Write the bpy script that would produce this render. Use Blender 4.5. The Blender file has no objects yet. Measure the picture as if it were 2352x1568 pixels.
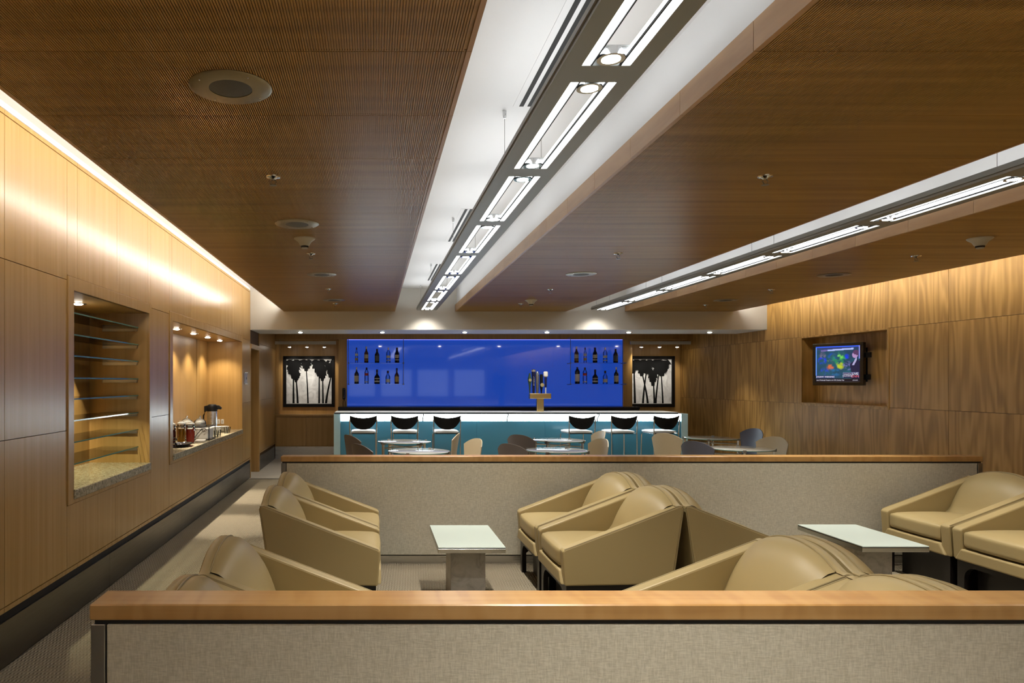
import bpy, bmesh, math, random
from mathutils import Vector, Matrix
R = math.radians
random.seed(7)
scene = bpy.context.scene
C = scene.collection

# ---------------------------------------------------------------- camera, world, exposure
F_PX, PPX, PPY, EYE = 1600.0, 859.0, 877.0, 1.6
cam_d = bpy.data.cameras.new('camera')
cam_d.sensor_width = 36.0
cam_d.lens = 36.0 * F_PX / 2352.0
cam_d.shift_x = (1176.0 - PPX) / 2352.0
cam_d.shift_y = (PPY - 784.0) / 2352.0
cam_d.clip_start = 0.05
cam = bpy.data.objects.new('camera', cam_d)
C.objects.link(cam)
cam.location = (0, 0, EYE)
cam.rotation_euler = (R(90), 0, 0)
scene.camera = cam

world = bpy.data.worlds.new('world')
scene.world = world
world.use_nodes = True
world.node_tree.nodes['Background'].inputs[0].default_value = (0.05, 0.08, 0.14, 1)
world.node_tree.nodes['Background'].inputs[1].default_value = 0.0

vs = scene.view_settings
vs.view_transform = 'Standard'
vs.look = 'None'
vs.gamma = 1.0
vs.use_curve_mapping = False
vs.exposure = 0.0

cy = scene.cycles
cy.use_denoising = True
cy.max_bounces = 6
cy.diffuse_bounces = 3
cy.glossy_bounces = 3
cy.transmission_bounces = 3
cy.use_adaptive_sampling = True
cy.adaptive_threshold = 0.04
cy.transparent_max_bounces = 40
cy.caustics_reflective = False
cy.caustics_refractive = False
cy.sample_clamp_indirect = 4.0
cy.blur_glossy = 0.6

# lamp strengths (room lamps, added rear pendant modules, lit panels and windows)
TUBE_E = 9.5      # linear pendant tubes
SPOT_W = 74.0      # pendant spots
COVE_E = 62.0      # cove strips
SOFFIT_W = 48.0    # downlights over the bar
NICHE_W = 40.0     # downlights in the wall niches
PICT_W = 19.0       # picture spots
BAR_E = 19.0        # lit band under the counter
BLUE_E = 0.48      # backlit blue glass
WINDOW_E = 0.9    # dusk sky behind the camera

# ---------------------------------------------------------------- materials
def new_mat(name):
    m = bpy.data.materials.new(name)
    m.use_nodes = True
    nt = m.node_tree
    b = nt.nodes['Principled BSDF']
    return m, nt, b

def plain(name, col, rough=0.5, metal=0.0, spec=0.5, coat=0.0, trans=0.0, ior=1.45, emit=None, es=0.0, bump=None):
    m, nt, b = new_mat(name)
    b.inputs['Base Color'].default_value = (*col, 1)
    b.inputs['Roughness'].default_value = rough
    b.inputs['Metallic'].default_value = metal
    b.inputs['Specular IOR Level'].default_value = spec
    b.inputs['Coat Weight'].default_value = coat
    b.inputs['Coat Roughness'].default_value = 0.08
    b.inputs['Transmission Weight'].default_value = trans
    b.inputs['IOR'].default_value = ior
    if emit:
        b.inputs['Emission Color'].default_value = (*emit, 1)
        b.inputs['Emission Strength'].default_value = es
    if bump:
        geo = nt.nodes.new('ShaderNodeTexCoord')
        n = nt.nodes.new('ShaderNodeTexNoise')
        n.inputs['Scale'].default_value = bump[0]
        n.inputs['Detail'].default_value = 3
        bp = nt.nodes.new('ShaderNodeBump')
        bp.inputs['Strength'].default_value = bump[1]
        bp.inputs['Distance'].default_value = bump[2]
        nt.links.new(geo.outputs['Object'], n.inputs['Vector'])
        nt.links.new(n.outputs[0], bp.inputs['Height'])
        nt.links.new(bp.outputs[0], b.inputs['Normal'])
    return m

def pos_with_random(nt, amount):
    """world position shifted by a per-object random, so alike pieces do not repeat their grain"""
    g = nt.nodes.new('ShaderNodeNewGeometry')
    oi = nt.nodes.new('ShaderNodeObjectInfo')
    mul = nt.nodes.new('ShaderNodeVectorMath'); mul.operation = 'SCALE'
    cv = nt.nodes.new('ShaderNodeCombineXYZ')
    for i in range(3):
        nt.links.new(oi.outputs['Random'], cv.inputs[i])
    mul.inputs['Scale'].default_value = amount
    nt.links.new(cv.outputs[0], mul.inputs[0])
    add = nt.nodes.new('ShaderNodeVectorMath'); add.operation = 'ADD'
    nt.links.new(g.outputs['Position'], add.inputs[0])
    nt.links.new(mul.outputs[0], add.inputs[1])
    return add, oi, g

def ramp(nt, src, stops):
    r = nt.nodes.new('ShaderNodeValToRGB')
    while len(r.color_ramp.elements) > len(stops):
        r.color_ramp.elements.remove(r.color_ramp.elements[-1])
    while len(r.color_ramp.elements) < len(stops):
        r.color_ramp.elements.new(0.5)
    for e, (p, c) in zip(r.color_ramp.elements, stops):
        e.position = p
        e.color = (*c, 1)
    nt.links.new(src, r.inputs[0])
    return r

def math_node(nt, op, a, b=None, clamp=False):
    n = nt.nodes.new('ShaderNodeMath'); n.operation = op; n.use_clamp = clamp
    for i, v in enumerate((a, b)):
        if v is None: continue
        if isinstance(v, (int, float)): n.inputs[i].default_value = v
        else: nt.links.new(v, n.inputs[i])
    return n.outputs[0]

def wood(name, c0, c1, c2, scale, rough=0.3, rand=7.0, tint=0.12, fig=None, spec=0.5, rough_var=0.0):
    """veneer: stretched noise for the grain, fine pores, tone that differs piece by piece;
       fig = (scale vec, distortion, strength) adds cathedral figure"""
    m, nt, b = new_mat(name)
    add, oi, g = pos_with_random(nt, rand)
    mp = nt.nodes.new('ShaderNodeMapping'); mp.inputs['Scale'].default_value = scale
    nt.links.new(add.outputs[0], mp.inputs['Vector'])
    n1 = nt.nodes.new('ShaderNodeTexNoise')
    n1.inputs['Scale'].default_value = 1.0; n1.inputs['Detail'].default_value = 5; n1.inputs['Roughness'].default_value = 0.6
    n1.inputs['Distortion'].default_value = 0.3
    nt.links.new(mp.outputs[0], n1.inputs['Vector'])
    fac = n1.outputs[0]
    if fig:
        mp2 = nt.nodes.new('ShaderNodeMapping'); mp2.inputs['Scale'].default_value = fig[0]
        nt.links.new(add.outputs[0], mp2.inputs['Vector'])
        w = nt.nodes.new('ShaderNodeTexNoise')          # contour lines of a stretched noise read as cathedral figure
        w.inputs['Scale'].default_value = 1.0; w.inputs['Detail'].default_value = 2.5; w.inputs['Roughness'].default_value = .45
        nt.links.new(mp2.outputs[0], w.inputs['Vector'])
        wv_ = math_node(nt, 'ADD', math_node(nt, 'MULTIPLY', math_node(nt, 'SINE', math_node(nt, 'MULTIPLY', w.outputs[0], 2 * math.pi * fig[1])), .5), .5)
        mx = math_node(nt, 'MULTIPLY', wv_, fig[2])
        fac = math_node(nt, 'ADD', math_node(nt, 'MULTIPLY', fac, 1 - fig[2]), mx)
    rp = ramp(nt, fac, [(0.28, c0), (0.5, c1), (0.74, c2)])
    hsv = nt.nodes.new('ShaderNodeHueSaturation')
    val = math_node(nt, 'ADD', math_node(nt, 'MULTIPLY', oi.outputs['Random'], tint), 1 - tint / 2)
    nt.links.new(val, hsv.inputs['Value'])
    nt.links.new(rp.outputs[0], hsv.inputs['Color'])
    col = hsv.outputs[0]
    nt.links.new(col, b.inputs['Base Color'])
    b.inputs['Roughness'].default_value = rough
    b.inputs['Specular IOR Level'].default_value = spec
    bp = nt.nodes.new('ShaderNodeBump'); bp.inputs['Strength'].default_value = 0.08; bp.inputs['Distance'].default_value = 0.002
    nt.links.new(fac, bp.inputs['Height'])
    nt.links.new(bp.outputs[0], b.inputs['Normal'])
    return m

def brushed(name, col, rough, scale):
    m, nt, b = new_mat(name)
    g = nt.nodes.new('ShaderNodeNewGeometry')
    mp = nt.nodes.new('ShaderNodeMapping'); mp.inputs['Scale'].default_value = scale
    nt.links.new(g.outputs['Position'], mp.inputs['Vector'])
    n = nt.nodes.new('ShaderNodeTexNoise'); n.inputs['Scale'].default_value = 1; n.inputs['Detail'].default_value = 4
    nt.links.new(mp.outputs[0], n.inputs['Vector'])
    r = math_node(nt, 'ADD', math_node(nt, 'MULTIPLY', n.outputs[0], 0.2), rough - 0.1)
    nt.links.new(r, b.inputs['Roughness'])
    b.inputs['Base Color'].default_value = (*col, 1)
    b.inputs['Metallic'].default_value = 1.0
    return m

def woven(name, c0, c1, scale, rough=0.9, bump=0.4):
    m, nt, b = new_mat(name)
    g = nt.nodes.new('ShaderNodeNewGeometry')
    outs = []
    for sc in ((scale, scale, scale * .18), (scale * .18, scale * .18, scale)):
        mp = nt.nodes.new('ShaderNodeMapping'); mp.inputs['Scale'].default_value = sc
        nt.links.new(g.outputs['Position'], mp.inputs['Vector'])
        n = nt.nodes.new('ShaderNodeTexNoise'); n.inputs['Scale'].default_value = 1; n.inputs['Detail'].default_value = 3
        nt.links.new(mp.outputs[0], n.inputs['Vector'])
        outs.append(n.outputs[0])
    f = math_node(nt, 'MULTIPLY', math_node(nt, 'ADD', outs[0], outs[1]), 0.5)
    rp = ramp(nt, f, [(0.38, c0), (0.62, c1)])
    nt.links.new(rp.outputs[0], b.inputs['Base Color'])
    b.inputs['Roughness'].default_value = rough
    b.inputs['Specular IOR Level'].default_value = 0.2
    bp = nt.nodes.new('ShaderNodeBump'); bp.inputs['Strength'].default_value = bump; bp.inputs['Distance'].default_value = 0.003
    nt.links.new(f, bp.inputs['Height']); nt.links.new(bp.outputs[0], b.inputs['Normal'])
    return m

def stone(name, c0, c1, c2, scale, rough, contrast=(0.35, 0.5, 0.68)):
    m, nt, b = new_mat(name)
    g = nt.nodes.new('ShaderNodeNewGeometry')
    n = nt.nodes.new('ShaderNodeTexNoise'); n.inputs['Scale'].default_value = scale; n.inputs['Detail'].default_value = 7
    n.inputs['Roughness'].default_value = 0.65; n.inputs['Distortion'].default_value = 1.2
    nt.links.new(g.outputs['Position'], n.inputs['Vector'])
    rp = ramp(nt, n.outputs[0], list(zip(contrast, (c0, c1, c2))))
    nt.links.new(rp.outputs[0], b.inputs['Base Color'])
    b.inputs['Roughness'].default_value = rough
    return m

def carpet_mat():
    m, nt, b = new_mat('ribbed_carpet')
    g = nt.nodes.new('ShaderNodeNewGeometry')
    sx = nt.nodes.new('ShaderNodeSeparateXYZ'); nt.links.new(g.outputs['Position'], sx.inputs[0])
    wob = math_node(nt, 'MULTIPLY', math_node(nt, 'SINE', math_node(nt, 'MULTIPLY', sx.outputs[1], 2 * math.pi / 0.045)), 0.0035)
    xx = math_node(nt, 'ADD', math_node(nt, 'ADD', sx.outputs[0], wob), math_node(nt, 'MULTIPLY', sx.outputs[1], -0.06))
    s = math_node(nt, 'SINE', math_node(nt, 'MULTIPLY', xx, 2 * math.pi / 0.021))
    h = math_node(nt, 'ADD', math_node(nt, 'MULTIPLY', s, 0.5), 0.5)
    nz = nt.nodes.new('ShaderNodeTexNoise'); nz.inputs['Scale'].default_value = 160; nz.inputs['Detail'].default_value = 3
    nt.links.new(g.outputs['Position'], nz.inputs['Vector'])
    f = math_node(nt, 'ADD', math_node(nt, 'MULTIPLY', h, 0.7), math_node(nt, 'MULTIPLY', nz.outputs[0], 0.3))
    rp = ramp(nt, nz.outputs[0], [(0.3, (.22, .187, .13)), (0.7, (.32, .275, .2))])
    nt.links.new(rp.outputs[0], b.inputs['Base Color'])
    b.inputs['Roughness'].default_value = 0.95; b.inputs['Specular IOR Level'].default_value = 0.1
    bp = nt.nodes.new('ShaderNodeBump'); bp.inputs['Strength'].default_value = 1.0; bp.inputs['Distance'].default_value = 0.008
    nt.links.new(f, bp.inputs['Height']); nt.links.new(bp.outputs[0], b.inputs['Normal'])
    return m

M = {}
M['wood_left'] = wood('anigre_veneer', (.37, .212, .064), (.43, .252, .083), (.48, .288, .104), (26, 26, .55), rough=.27, rand=9, tint=.10, spec=.5)
M['wood_right'] = wood('figured_veneer', (.28, .15, .038), (.38, .211, .056), (.48, .278, .082), (22, 22, .5), rough=.5, rand=11, tint=.10, spec=.25,
                       fig=((1.0, 3.4, .42), 9.0, .34, None))
M['wood_ceil'] = wood('grooved_ceiling_veneer', (.28, .15, .038), (.38, .211, .056), (.48, .278, .082), (.5, 14, 14), rough=.33, rand=5, tint=.08, spec=.28)
M['wood_fascia'] = wood('fascia_veneer', (.36, .19, .075), (.45, .255, .11), (.53, .32, .15), (20, 1.2, 8), rough=.35, rand=5, tint=.06)
M['wood_cap'] = wood('maple_rail', (.35, .18, .056), (.43, .24, .080), (.49, .29, .11), (.6, 30, 26), rough=.3, rand=0, tint=0, fig=((9.0, 1.5, 2.5), 4.0, .2, None))
M['wood_back'] = wood('back_wall_veneer', (.37, .212, .064), (.43, .252, .083), (.48, .288, .104), (22, 22, .6), rough=.32, rand=6, tint=.06)
M['wood_cab'] = wood('cabinet_veneer', (.37, .212, .064), (.43, .252, .083), (.48, .288, .104), (20, 20, .6), rough=.35, rand=6, tint=.04)
M['white'] = plain('white_plaster', (.80, .79, .78), .75)
M['soffit'] = plain('cream_paint', (.62, .59, .53), .6)
M['bar_ceiling'] = plain('bar_ceiling_paint', (.62, .59, .53), .8)
M['dark'] = plain('dark_reveal', (.012, .011, .010), .7)
M['backing'] = plain('wall_backing', (.10, .055, .022), .8)
M['rear'] = plain('rear_wall_paint', (.30, .25, .19), .8)
M['carpet'] = carpet_mat()
M['tile'] = plain('pale_stone_floor', (.52, .48, .41), .45, bump=(30, .1, .002))
M['base_metal'] = brushed('dark_base_metal', (.20, .185, .165), .36, (3, 3, 90))
M['steel'] = brushed('brushed_steel', (.55, .54, .52), .3, (3, 90, 90))
M['chrome'] = plain('chrome', (.78, .79, .80), .12, 1.0)
M['post'] = plain('grey_metal_post', (.26, .25, .23), .38, .85)
M['fixture'] = plain('fixture_grey', (.25, .255, .24), .4, .25)
M['tube'] = plain('lamp_tube', (.9, .9, .9), .5, emit=(.92, .965, 1.0), es=TUBE_E)
M['lens'] = plain('lamp_lens', (.9, .9, .9), .3, emit=(1.0, .93, .80), es=60)
M['cove'] = plain('cove_tube', (.9, .9, .9), .5, emit=(1.0, .945, .85), es=COVE_E)
M['fabric'] = woven('partition_cloth', (.47, .44, .345), (.62, .585, .475), 210)
M['leather'] = plain('tan_leather', (.355, .275, .130), .40, spec=.4, bump=(260, .05, .001))
M['piping'] = plain('leather_piping', (.30, .235, .115), .45)
M['gap'] = plain('seat_deck_cloth', (.20, .155, .085), .8)
M['black_wood'] = plain('black_lacquer_wood', (.010, .008, .007), .35)
M['frost'] = plain('frosted_white_glass', (.60, .70, .65), .16, coat=.4)
M['edge_steel'] = plain('table_edge_steel', (.62, .62, .58), .22, 1.0)
M['marble'] = stone('grey_marble', (.30, .285, .25), (.42, .40, .36), (.48, .46, .42), 9, .4)
M['granite'] = stone('granite_slab', (.10, .085, .05), (.33, .28, .18), (.55, .49, .36), 46, .2)
def thin_glass(name, tint, ior=1.5, rough=.02):
    """a thin pane: straight-through light with a tint plus Fresnel reflection"""
    m = bpy.data.materials.new(name); m.use_nodes = True
    nt = m.node_tree
    for n in list(nt.nodes):
        if n.type != 'OUTPUT_MATERIAL': nt.nodes.remove(n)
    out = [n for n in nt.nodes if n.type == 'OUTPUT_MATERIAL'][0]
    tr = nt.nodes.new('ShaderNodeBsdfTransparent'); tr.inputs[0].default_value = (*tint, 1)
    gl_ = nt.nodes.new('ShaderNodeBsdfGlossy'); gl_.inputs['Roughness'].default_value = rough
    fr_ = nt.nodes.new('ShaderNodeFresnel'); fr_.inputs[0].default_value = ior
    mx = nt.nodes.new('ShaderNodeMixShader')
    nt.links.new(fr_.outputs[0], mx.inputs[0]); nt.links.new(tr.outputs[0], mx.inputs[1]); nt.links.new(gl_.outputs[0], mx.inputs[2])
    nt.links.new(mx.outputs[0], out.inputs[0])
    return m
M['clear_glass'] = thin_glass('clear_glass', (.985, .995, .99))
M['table_glass'] = plain('table_glass', (.40, .405, .37), .07, spec=.6)
M['glass_edge'] = plain('glass_edge', (.10, .22, .18), .1, spec=.6)
M['bracket'] = plain('bracket_steel', (.24, .22, .19), .35, .8)
M['teal'] = plain('teal_glass_panel', (.065, .25, .37), .22, coat=.4)
M['bar_band'] = plain('lit_band', (.8, .85, .85), .4, emit=(.86, .97, 1.0), es=BAR_E)
M['bar_top'] = plain('bar_top_glass', (.82, .86, .86), .45)
M['bar_edge'] = plain('bar_top_edge', (.05, .065, .08), .2, spec=.6)
M['pale_glass'] = plain('pale_end_glass', (.45, .66, .72), .25, coat=.3)
M['back_counter'] = plain('dark_back_counter', (.015, .014, .018), .25)
M['black'] = plain('black_plastic', (.008, .008, .009), .42, spec=.2)
M['black_gloss'] = plain('black_gloss', (.008, .008, .009), .15)
M['seat_light'] = plain('pale_seat_vinyl', (.62, .64, .66), .4)
M['beige'] = plain('beige_shell', (.50, .42, .28), .5)
M['grey_shell'] = plain('taupe_shell', (.115, .10, .095), .5)
M['blue_shell'] = plain('slate_blue_shell', (.095, .10, .135), .5)
M['brass'] = plain('polished_brass', (.86, .68, .32), .22, 1.0)
M['speaker_ring'] = brushed('speaker_ring_steel', (.33, .28, .19), .34, (60, 6, 6))
M['speaker_grille'] = plain('speaker_grille', (.10, .09, .075), .55, .5, bump=(420, .6, .002))
M['detector'] = plain('detector_plastic', (.50, .47, .40), .5)
M['white_plastic'] = plain('white_plastic', (.78, .77, .74), .4)
M['porcelain'] = plain('porcelain', (.82, .82, .80), .18)
M['window'] = plain('window_dusk', (.3, .35, .4), .2, emit=(.70, .82, 1.0), es=WINDOW_E)
M['frame_black'] = plain('black_frame', (.006, .005, .005), .4, spec=.2)
M['print_silver'] = stone('silver_print', (.50, .50, .49), (.66, .66, .65), (.80, .80, .79), 5, .28)
M['ink'] = plain('print_ink', (.006, .006, .006), .6, spec=.1)
M['print_lip'] = plain('frame_inner_lip', (.55, .54, .50), .3, .6)

def blue_glass():
    m, nt, b = new_mat('backlit_blue_glass')
    b.inputs['Base Color'].default_value = (.02, .03, .16, 1)
    b.inputs['Roughness'].default_value = .06
    b.inputs['Coat Weight'].default_value = .6
    b.inputs['Coat Roughness'].default_value = .03
    b.inputs['Emission Color'].default_value = (.018, .105, .74, 1)
    b.inputs['Emission Strength'].default_value = BLUE_E
    return m
M['blue'] = blue_glass()
M['blue_led'] = plain('blue_led', (.5, .5, .8), .4, emit=(.26, .24, 1.0), es=1.5)

# ---------------------------------------------------------------- mesh helpers
class MB:
    def __init__(self):
        self.bm = bmesh.new()
        self.smooth = False
    def box(self, x0, x1, y0, y1, z0, z1, bev=0.0, seg=1):
        bm = self.bm if not bev else bmesh.new()
        vs_ = [bm.verts.new((x, y, z)) for x in (x0, x1) for y in (y0, y1) for z in (z0, z1)]
        for f in ((0, 1, 3, 2), (4, 6, 7, 5), (0, 4, 5, 1), (2, 3, 7, 6), (0, 2, 6, 4), (1, 5, 7, 3)):
            bm.faces.new([vs_[i] for i in f])
        if bev:
            bmesh.ops.bevel(bm, geom=list(bm.edges), offset=bev, segments=seg, affect='EDGES', profile=.5)
            self._merge(bm)
        return self
    def _merge(self, other):
        me = bpy.data.meshes.new('tmp')
        other.to_mesh(me); other.free()
        self.bm.from_mesh(me)
        bpy.data.meshes.remove(me)
    def prism(self, poly, axis, a, b, bev=0.0, seg=1):
        """poly: points in the two other axes (order x,y,z without axis), extruded from a to b"""
        bm = bmesh.new()
        def P(p, t):
            if axis == 'x': return (t, p[0], p[1])
            if axis == 'y': return (p[0], t, p[1])
            return (p[0], p[1], t)
        lo = [bm.verts.new(P(p, a)) for p in poly]
        hi = [bm.verts.new(P(p, b)) for p in poly]
        bm.faces.new(lo); bm.faces.new(hi[::-1])
        n = len(poly)
        for i in range(n):
            bm.faces.new([lo[i], hi[i], hi[(i + 1) % n], lo[(i + 1) % n]])
        bmesh.ops.recalc_face_normals(bm, faces=list(bm.faces))
        if bev:
            bmesh.ops.bevel(bm, geom=list(bm.edges), offset=bev, segments=seg, affect='EDGES', profile=.5)
        self._merge(bm)
        return self
    def lathe(self, prof, c=(0, 0, 0), seg=24, axis='z', cap=True):
        bm = bmesh.new()
        rings = []
        for r, h in prof:
            ring = []
            for i in range(seg):
                a = 2 * math.pi * i / seg
                x, y = r * math.cos(a), r * math.sin(a)
                p = {'z': (x, y, h), 'x': (h, x, y), 'y': (x, h, y)}[axis]
                ring.append(bm.verts.new((c[0] + p[0], c[1] + p[1], c[2] + p[2])))
            rings.append(ring)
        for k in range(len(rings) - 1):
            for i in range(seg):
                j = (i + 1) % seg
                bm.faces.new([rings[k][i], rings[k][j], rings[k + 1][j], rings[k + 1][i]])
        if cap:
            bm.faces.new(rings[0][::-1]); bm.faces.new(rings[-1])
        bmesh.ops.recalc_face_normals(bm, faces=list(bm.faces))
        self._merge(bm); self.smooth = True
        return self
    def tube(self, pts, r, seg=8):
        bm = bmesh.new()
        pts = [Vector(p) for p in pts]
        rings = []
        up = Vector((0, 0, 1))
        for i, p in enumerate(pts):
            d = (pts[min(i + 1, len(pts) - 1)] - pts[max(i - 1, 0)]).normalized()
            ref = up if abs(d.dot(up)) < .95 else Vector((1, 0, 0))
            u = d.cross(ref).normalized(); v = d.cross(u)
            rr = r[i] if isinstance(r, (list, tuple)) else r
            rings.append([bm.verts.new(p + (u * math.cos(2 * math.pi * k / seg) + v * math.sin(2 * math.pi * k / seg)) * rr) for k in range(seg)])
        for k in range(len(rings) - 1):
            for i in range(seg):
                j = (i + 1) % seg
                bm.faces.new([rings[k][i], rings[k][j], rings[k + 1][j], rings[k + 1][i]])
        bm.faces.new(rings[0][::-1]); bm.faces.new(rings[-1])
        bmesh.ops.recalc_face_normals(bm, faces=list(bm.faces))
        self._merge(bm); self.smooth = True
        return self
    def rbox(self, c, h, r, cuts=8, warp=None):
        """rounded box; warp(x, y, z) in local -1..1 gives an extra offset"""
        bm = bmesh.new()
        bmesh.ops.create_cube(bm, size=2)
        bmesh.ops.subdivide_edges(bm, edges=list(bm.edges), cuts=cuts, use_grid_fill=True)
        for v in bm.verts:
            n = v.co.copy()
            s = [math.copysign(abs(t) ** .8, t) for t in n]
            p = Vector((s[0] * h[0], s[1] * h[1], s[2] * h[2]))
            q = Vector([max(-(h[i] - r), min(h[i] - r, p[i])) for i in range(3)])
            d = p - q
            if d.length > 1e-9:
                p = q + d.normalized() * r
            if warp:
                p += Vector(warp(*n))
            v.co = p + Vector(c)
        self._merge(bm); self.smooth = True
        return self
    def grid(self, fn, nu, nv, closed_u=False):
        bm = bmesh.new()
        vv = [[bm.verts.new(fn(i / (nu if closed_u else nu - 1), j / (nv - 1))) for j in range(nv)] for i in range(nu)]
        for i in range(nu if closed_u else nu - 1):
            for j in range(nv - 1):
                a, b = vv[i], vv[(i + 1) % nu]
                bm.faces.new([a[j], b[j], b[j + 1], a[j + 1]])
        self._merge(bm); self.smooth = True
        return self
    def mesh(self, name, mat):
        bmesh.ops.recalc_face_normals(self.bm, faces=list(self.bm.faces))
        me = bpy.data.meshes.new(name)
        self.bm.to_mesh(me); self.bm.free()
        if mat is not None:
            me.materials.append(M[mat] if isinstance(mat, str) else mat)
        if self.smooth:
            for p in me.polygons: p.use_smooth = True
            try: me.set_sharp_from_angle(angle=R(38))
            except Exception: pass
        return me
    def build(self, name, mat, parent=None, loc=None, rot=None):
        return link(name, self.mesh(name, mat), parent, loc, rot)

def link(name, data, parent=None, loc=None, rot=None):
    o = bpy.data.objects.new(name, data)
    C.objects.link(o)
    if parent: o.parent = parent
    if loc: o.location = loc
    if rot: o.rotation_euler = rot
    return o

def tag(o, label, cat, group=None):
    o['label'] = label; o['category'] = cat
    if group: o['group'] = group
    return o

def struct(o, label=None):
    o['kind'] = 'structure'
    if label: o['label'] = label
    return o

def thing(name, label, cat, loc=(0, 0, 0), rz=0.0, group=None):
    o = bpy.data.objects.new(name, None)
    o.empty_display_size = .1
    C.objects.link(o)
    o.location = loc; o.rotation_euler = (0, 0, rz)
    return tag(o, label, cat, group)

def dup(root, loc, rz=None, label=None, scale=None):
    def cp(o, parent):
        c = o.copy(); C.objects.link(c); c.parent = parent
        for ch in o.children: cp(ch, c)
        return c
    r = cp(root, None)
    r.location = loc
    if rz is not None: r.rotation_euler = (0, 0, rz)
    if label: r['label'] = label
    if scale: r.scale = scale
    return r

_box_cache = {}
def box_piece(name, mat, parent, x0, x1, y0, y1, z0, z1, bev=0.0):
    """an object at its own centre; alike sizes share one mesh"""
    key = (mat, round(x1 - x0, 4), round(y1 - y0, 4), round(z1 - z0, 4), bev)
    if key not in _box_cache:
        hx, hy, hz = (x1 - x0) / 2, (y1 - y0) / 2, (z1 - z0) / 2
        _box_cache[key] = MB().box(-hx, hx, -hy, hy, -hz, hz, bev).mesh(name, mat)
    return link(name, _box_cache[key], parent, ((x0 + x1) / 2, (y0 + y1) / 2, (z0 + z1) / 2))

def spot_lamp(parent, loc, rot, watts, angle, blend, col=(1, .935, .83), radius=.02, name='spot_lamp'):
    d = bpy.data.lights.new('spot_lamp', 'SPOT')
    d.energy = watts; d.spot_size = R(angle); d.spot_blend = blend; d.color = col; d.shadow_soft_size = radius
    o = bpy.data.objects.new(name, d); C.objects.link(o)
    o.parent = parent; o.location = loc; o.rotation_euler = rot
    return o

def in_view(x, y, z):
    if y < .05: return False
    px, py = PPX + x * F_PX / y, PPY - (z - EYE) * F_PX / y
    return 0 <= px <= 2352 and 0 <= py <= 1568
def lamp_name(base, *pts):
    return base if any(in_view(*p) for p in pts) else base + '_offscreen'

ORD = ['first', 'second', 'third', 'fourth', 'fifth', 'sixth', 'seventh', 'eighth', 'ninth', 'tenth']

# ---------------------------------------------------------------- room dimensions (metres)
XL, XR = -2.058, 6.54            # finished faces of the side walls
Y0, YS0, YS1, YB, YP = -5.2, 11.59, 12.59, 14.5, 14.87   # rear wall, soffit front/back, back wall, picture recess
ZC, ZR, ZS = 3.157, 2.773, 2.469  # white ceiling, wood rafts, soffit underside
WT = 3.12                          # top of the wood panelling

# floors
struct(MB().box(-2.8, 6.9, Y0 - .1, 11.5, -.1, 0).build('floor', 'carpet'), 'ribbed beige carpet')
struct(MB().box(-2.8, 6.9, 11.5, 15.3, -.1, .002).build('floor_bar', 'tile'), 'pale stone floor of the bar area')
struct(MB().box(XL, 6.5, 11.47, 11.53, -.01, .006, .002).build('trim_1', 'base_metal'), 'metal strip between carpet and stone floor')

# ceilings
struct(MB().box(-2.8, 6.9, Y0 - .1, YS0, ZC, ZC + .1).build('ceiling', 'white'), 'white upper ceiling')
struct(MB().box(-2.8, 6.9, YS1, 15.3, 2.72, 2.82).build('ceiling_bar', 'bar_ceiling'), 'painted ceiling above the bar')
sof = struct(MB().box(XL - .01, XR + .01, YS0, YS1, ZS + .004, ZC + .1, .004).build('soffit', 'soffit'), 'cream soffit dropping above the bar')
M['soffit_gloss'] = plain('light_catching_gloss', (.82, .86, .88), .38, spec=.5)  # pale gloss skin added under the soffit to catch blue light from the bar
MB().box(XL, XR, YS0 + .003, YS1 - .003, ZS, ZS + .006).build('added_underside', 'soffit_gloss', sof)

# wood rafts under the ceiling
_groove_cache = {}
def grooved_panel(parent, x0, x1, y0, y1, z0, z1, pitch=.0092, slat=.0059, depth=.007):
    """veneered board with machined grooves along Y cut into its underside"""
    key = (round(x1 - x0, 4), round(y1 - y0, 4))
    if key not in _groove_cache:
        hx, hy, hz = (x1 - x0) / 2, (y1 - y0) / 2, (z1 - z0) / 2
        mb = MB().box(-hx, hx, -hy, hy, -hz + depth, hz)
        n = int(2 * hx / pitch)
        for i in range(n):
            a = -hx + i * pitch
            v = [mb.bm.verts.new((x, y, z)) for x in (a, a + slat) for y in (-hy, hy) for z in (-hz, -hz + depth)]
            for f in ((0, 1, 3, 2), (4, 6, 7, 5), (0, 4, 5, 1), (2, 3, 7, 6), (0, 2, 6, 4)):
                mb.bm.faces.new([v[j] for j in f])
        _groove_cache[key] = mb.mesh('panel', 'wood_ceil')
    return link('panel', _groove_cache[key], parent, ((x0 + x1) / 2, (y0 + y1) / 2, (z0 + z1) / 2))
RAFTS = [(-1.499, .348, 'beside the niche wall'), (1.347, 3.194, 'between the two light slots'), (4.172, 5.98, 'beside the television wall')]
PITCH = .594
edges = [2.473 + PITCH * k for k in range(-12, 16)] + [11.585]
for ri, (xa, xb, where) in enumerate(RAFTS):
    raft = struct(MB().box(xa + .02, xb - .02, edges[0], 11.585, ZR + .03, ZR + .108).build('ceiling_raft', 'white'), 'lowered wood ceiling ' + where)
    for sx_, on in ((xa + .03, ri > 0), (xb - .05, ri < 2)):      # white bulkhead closing the raft against the light slot
        if on: box_piece('bulkhead', 'white', raft, sx_, sx_ + .02, edges[0], 11.585, ZR + .108, ZC + .004)
    for a, b in zip(edges[:-1], edges[1:]):
        grooved_panel(raft, xa + .018, xb - .018, a + .002, b - .002, ZR, ZR + .031)
        box_piece('fascia', 'wood_fascia', raft, xa, xa + .0185, a + .0015, b - .0015, ZR, ZR + .109)
        box_piece('fascia', 'wood_fascia', raft, xb - .0185, xb, a + .0015, b - .0015, ZR, ZR + .109)

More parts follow.
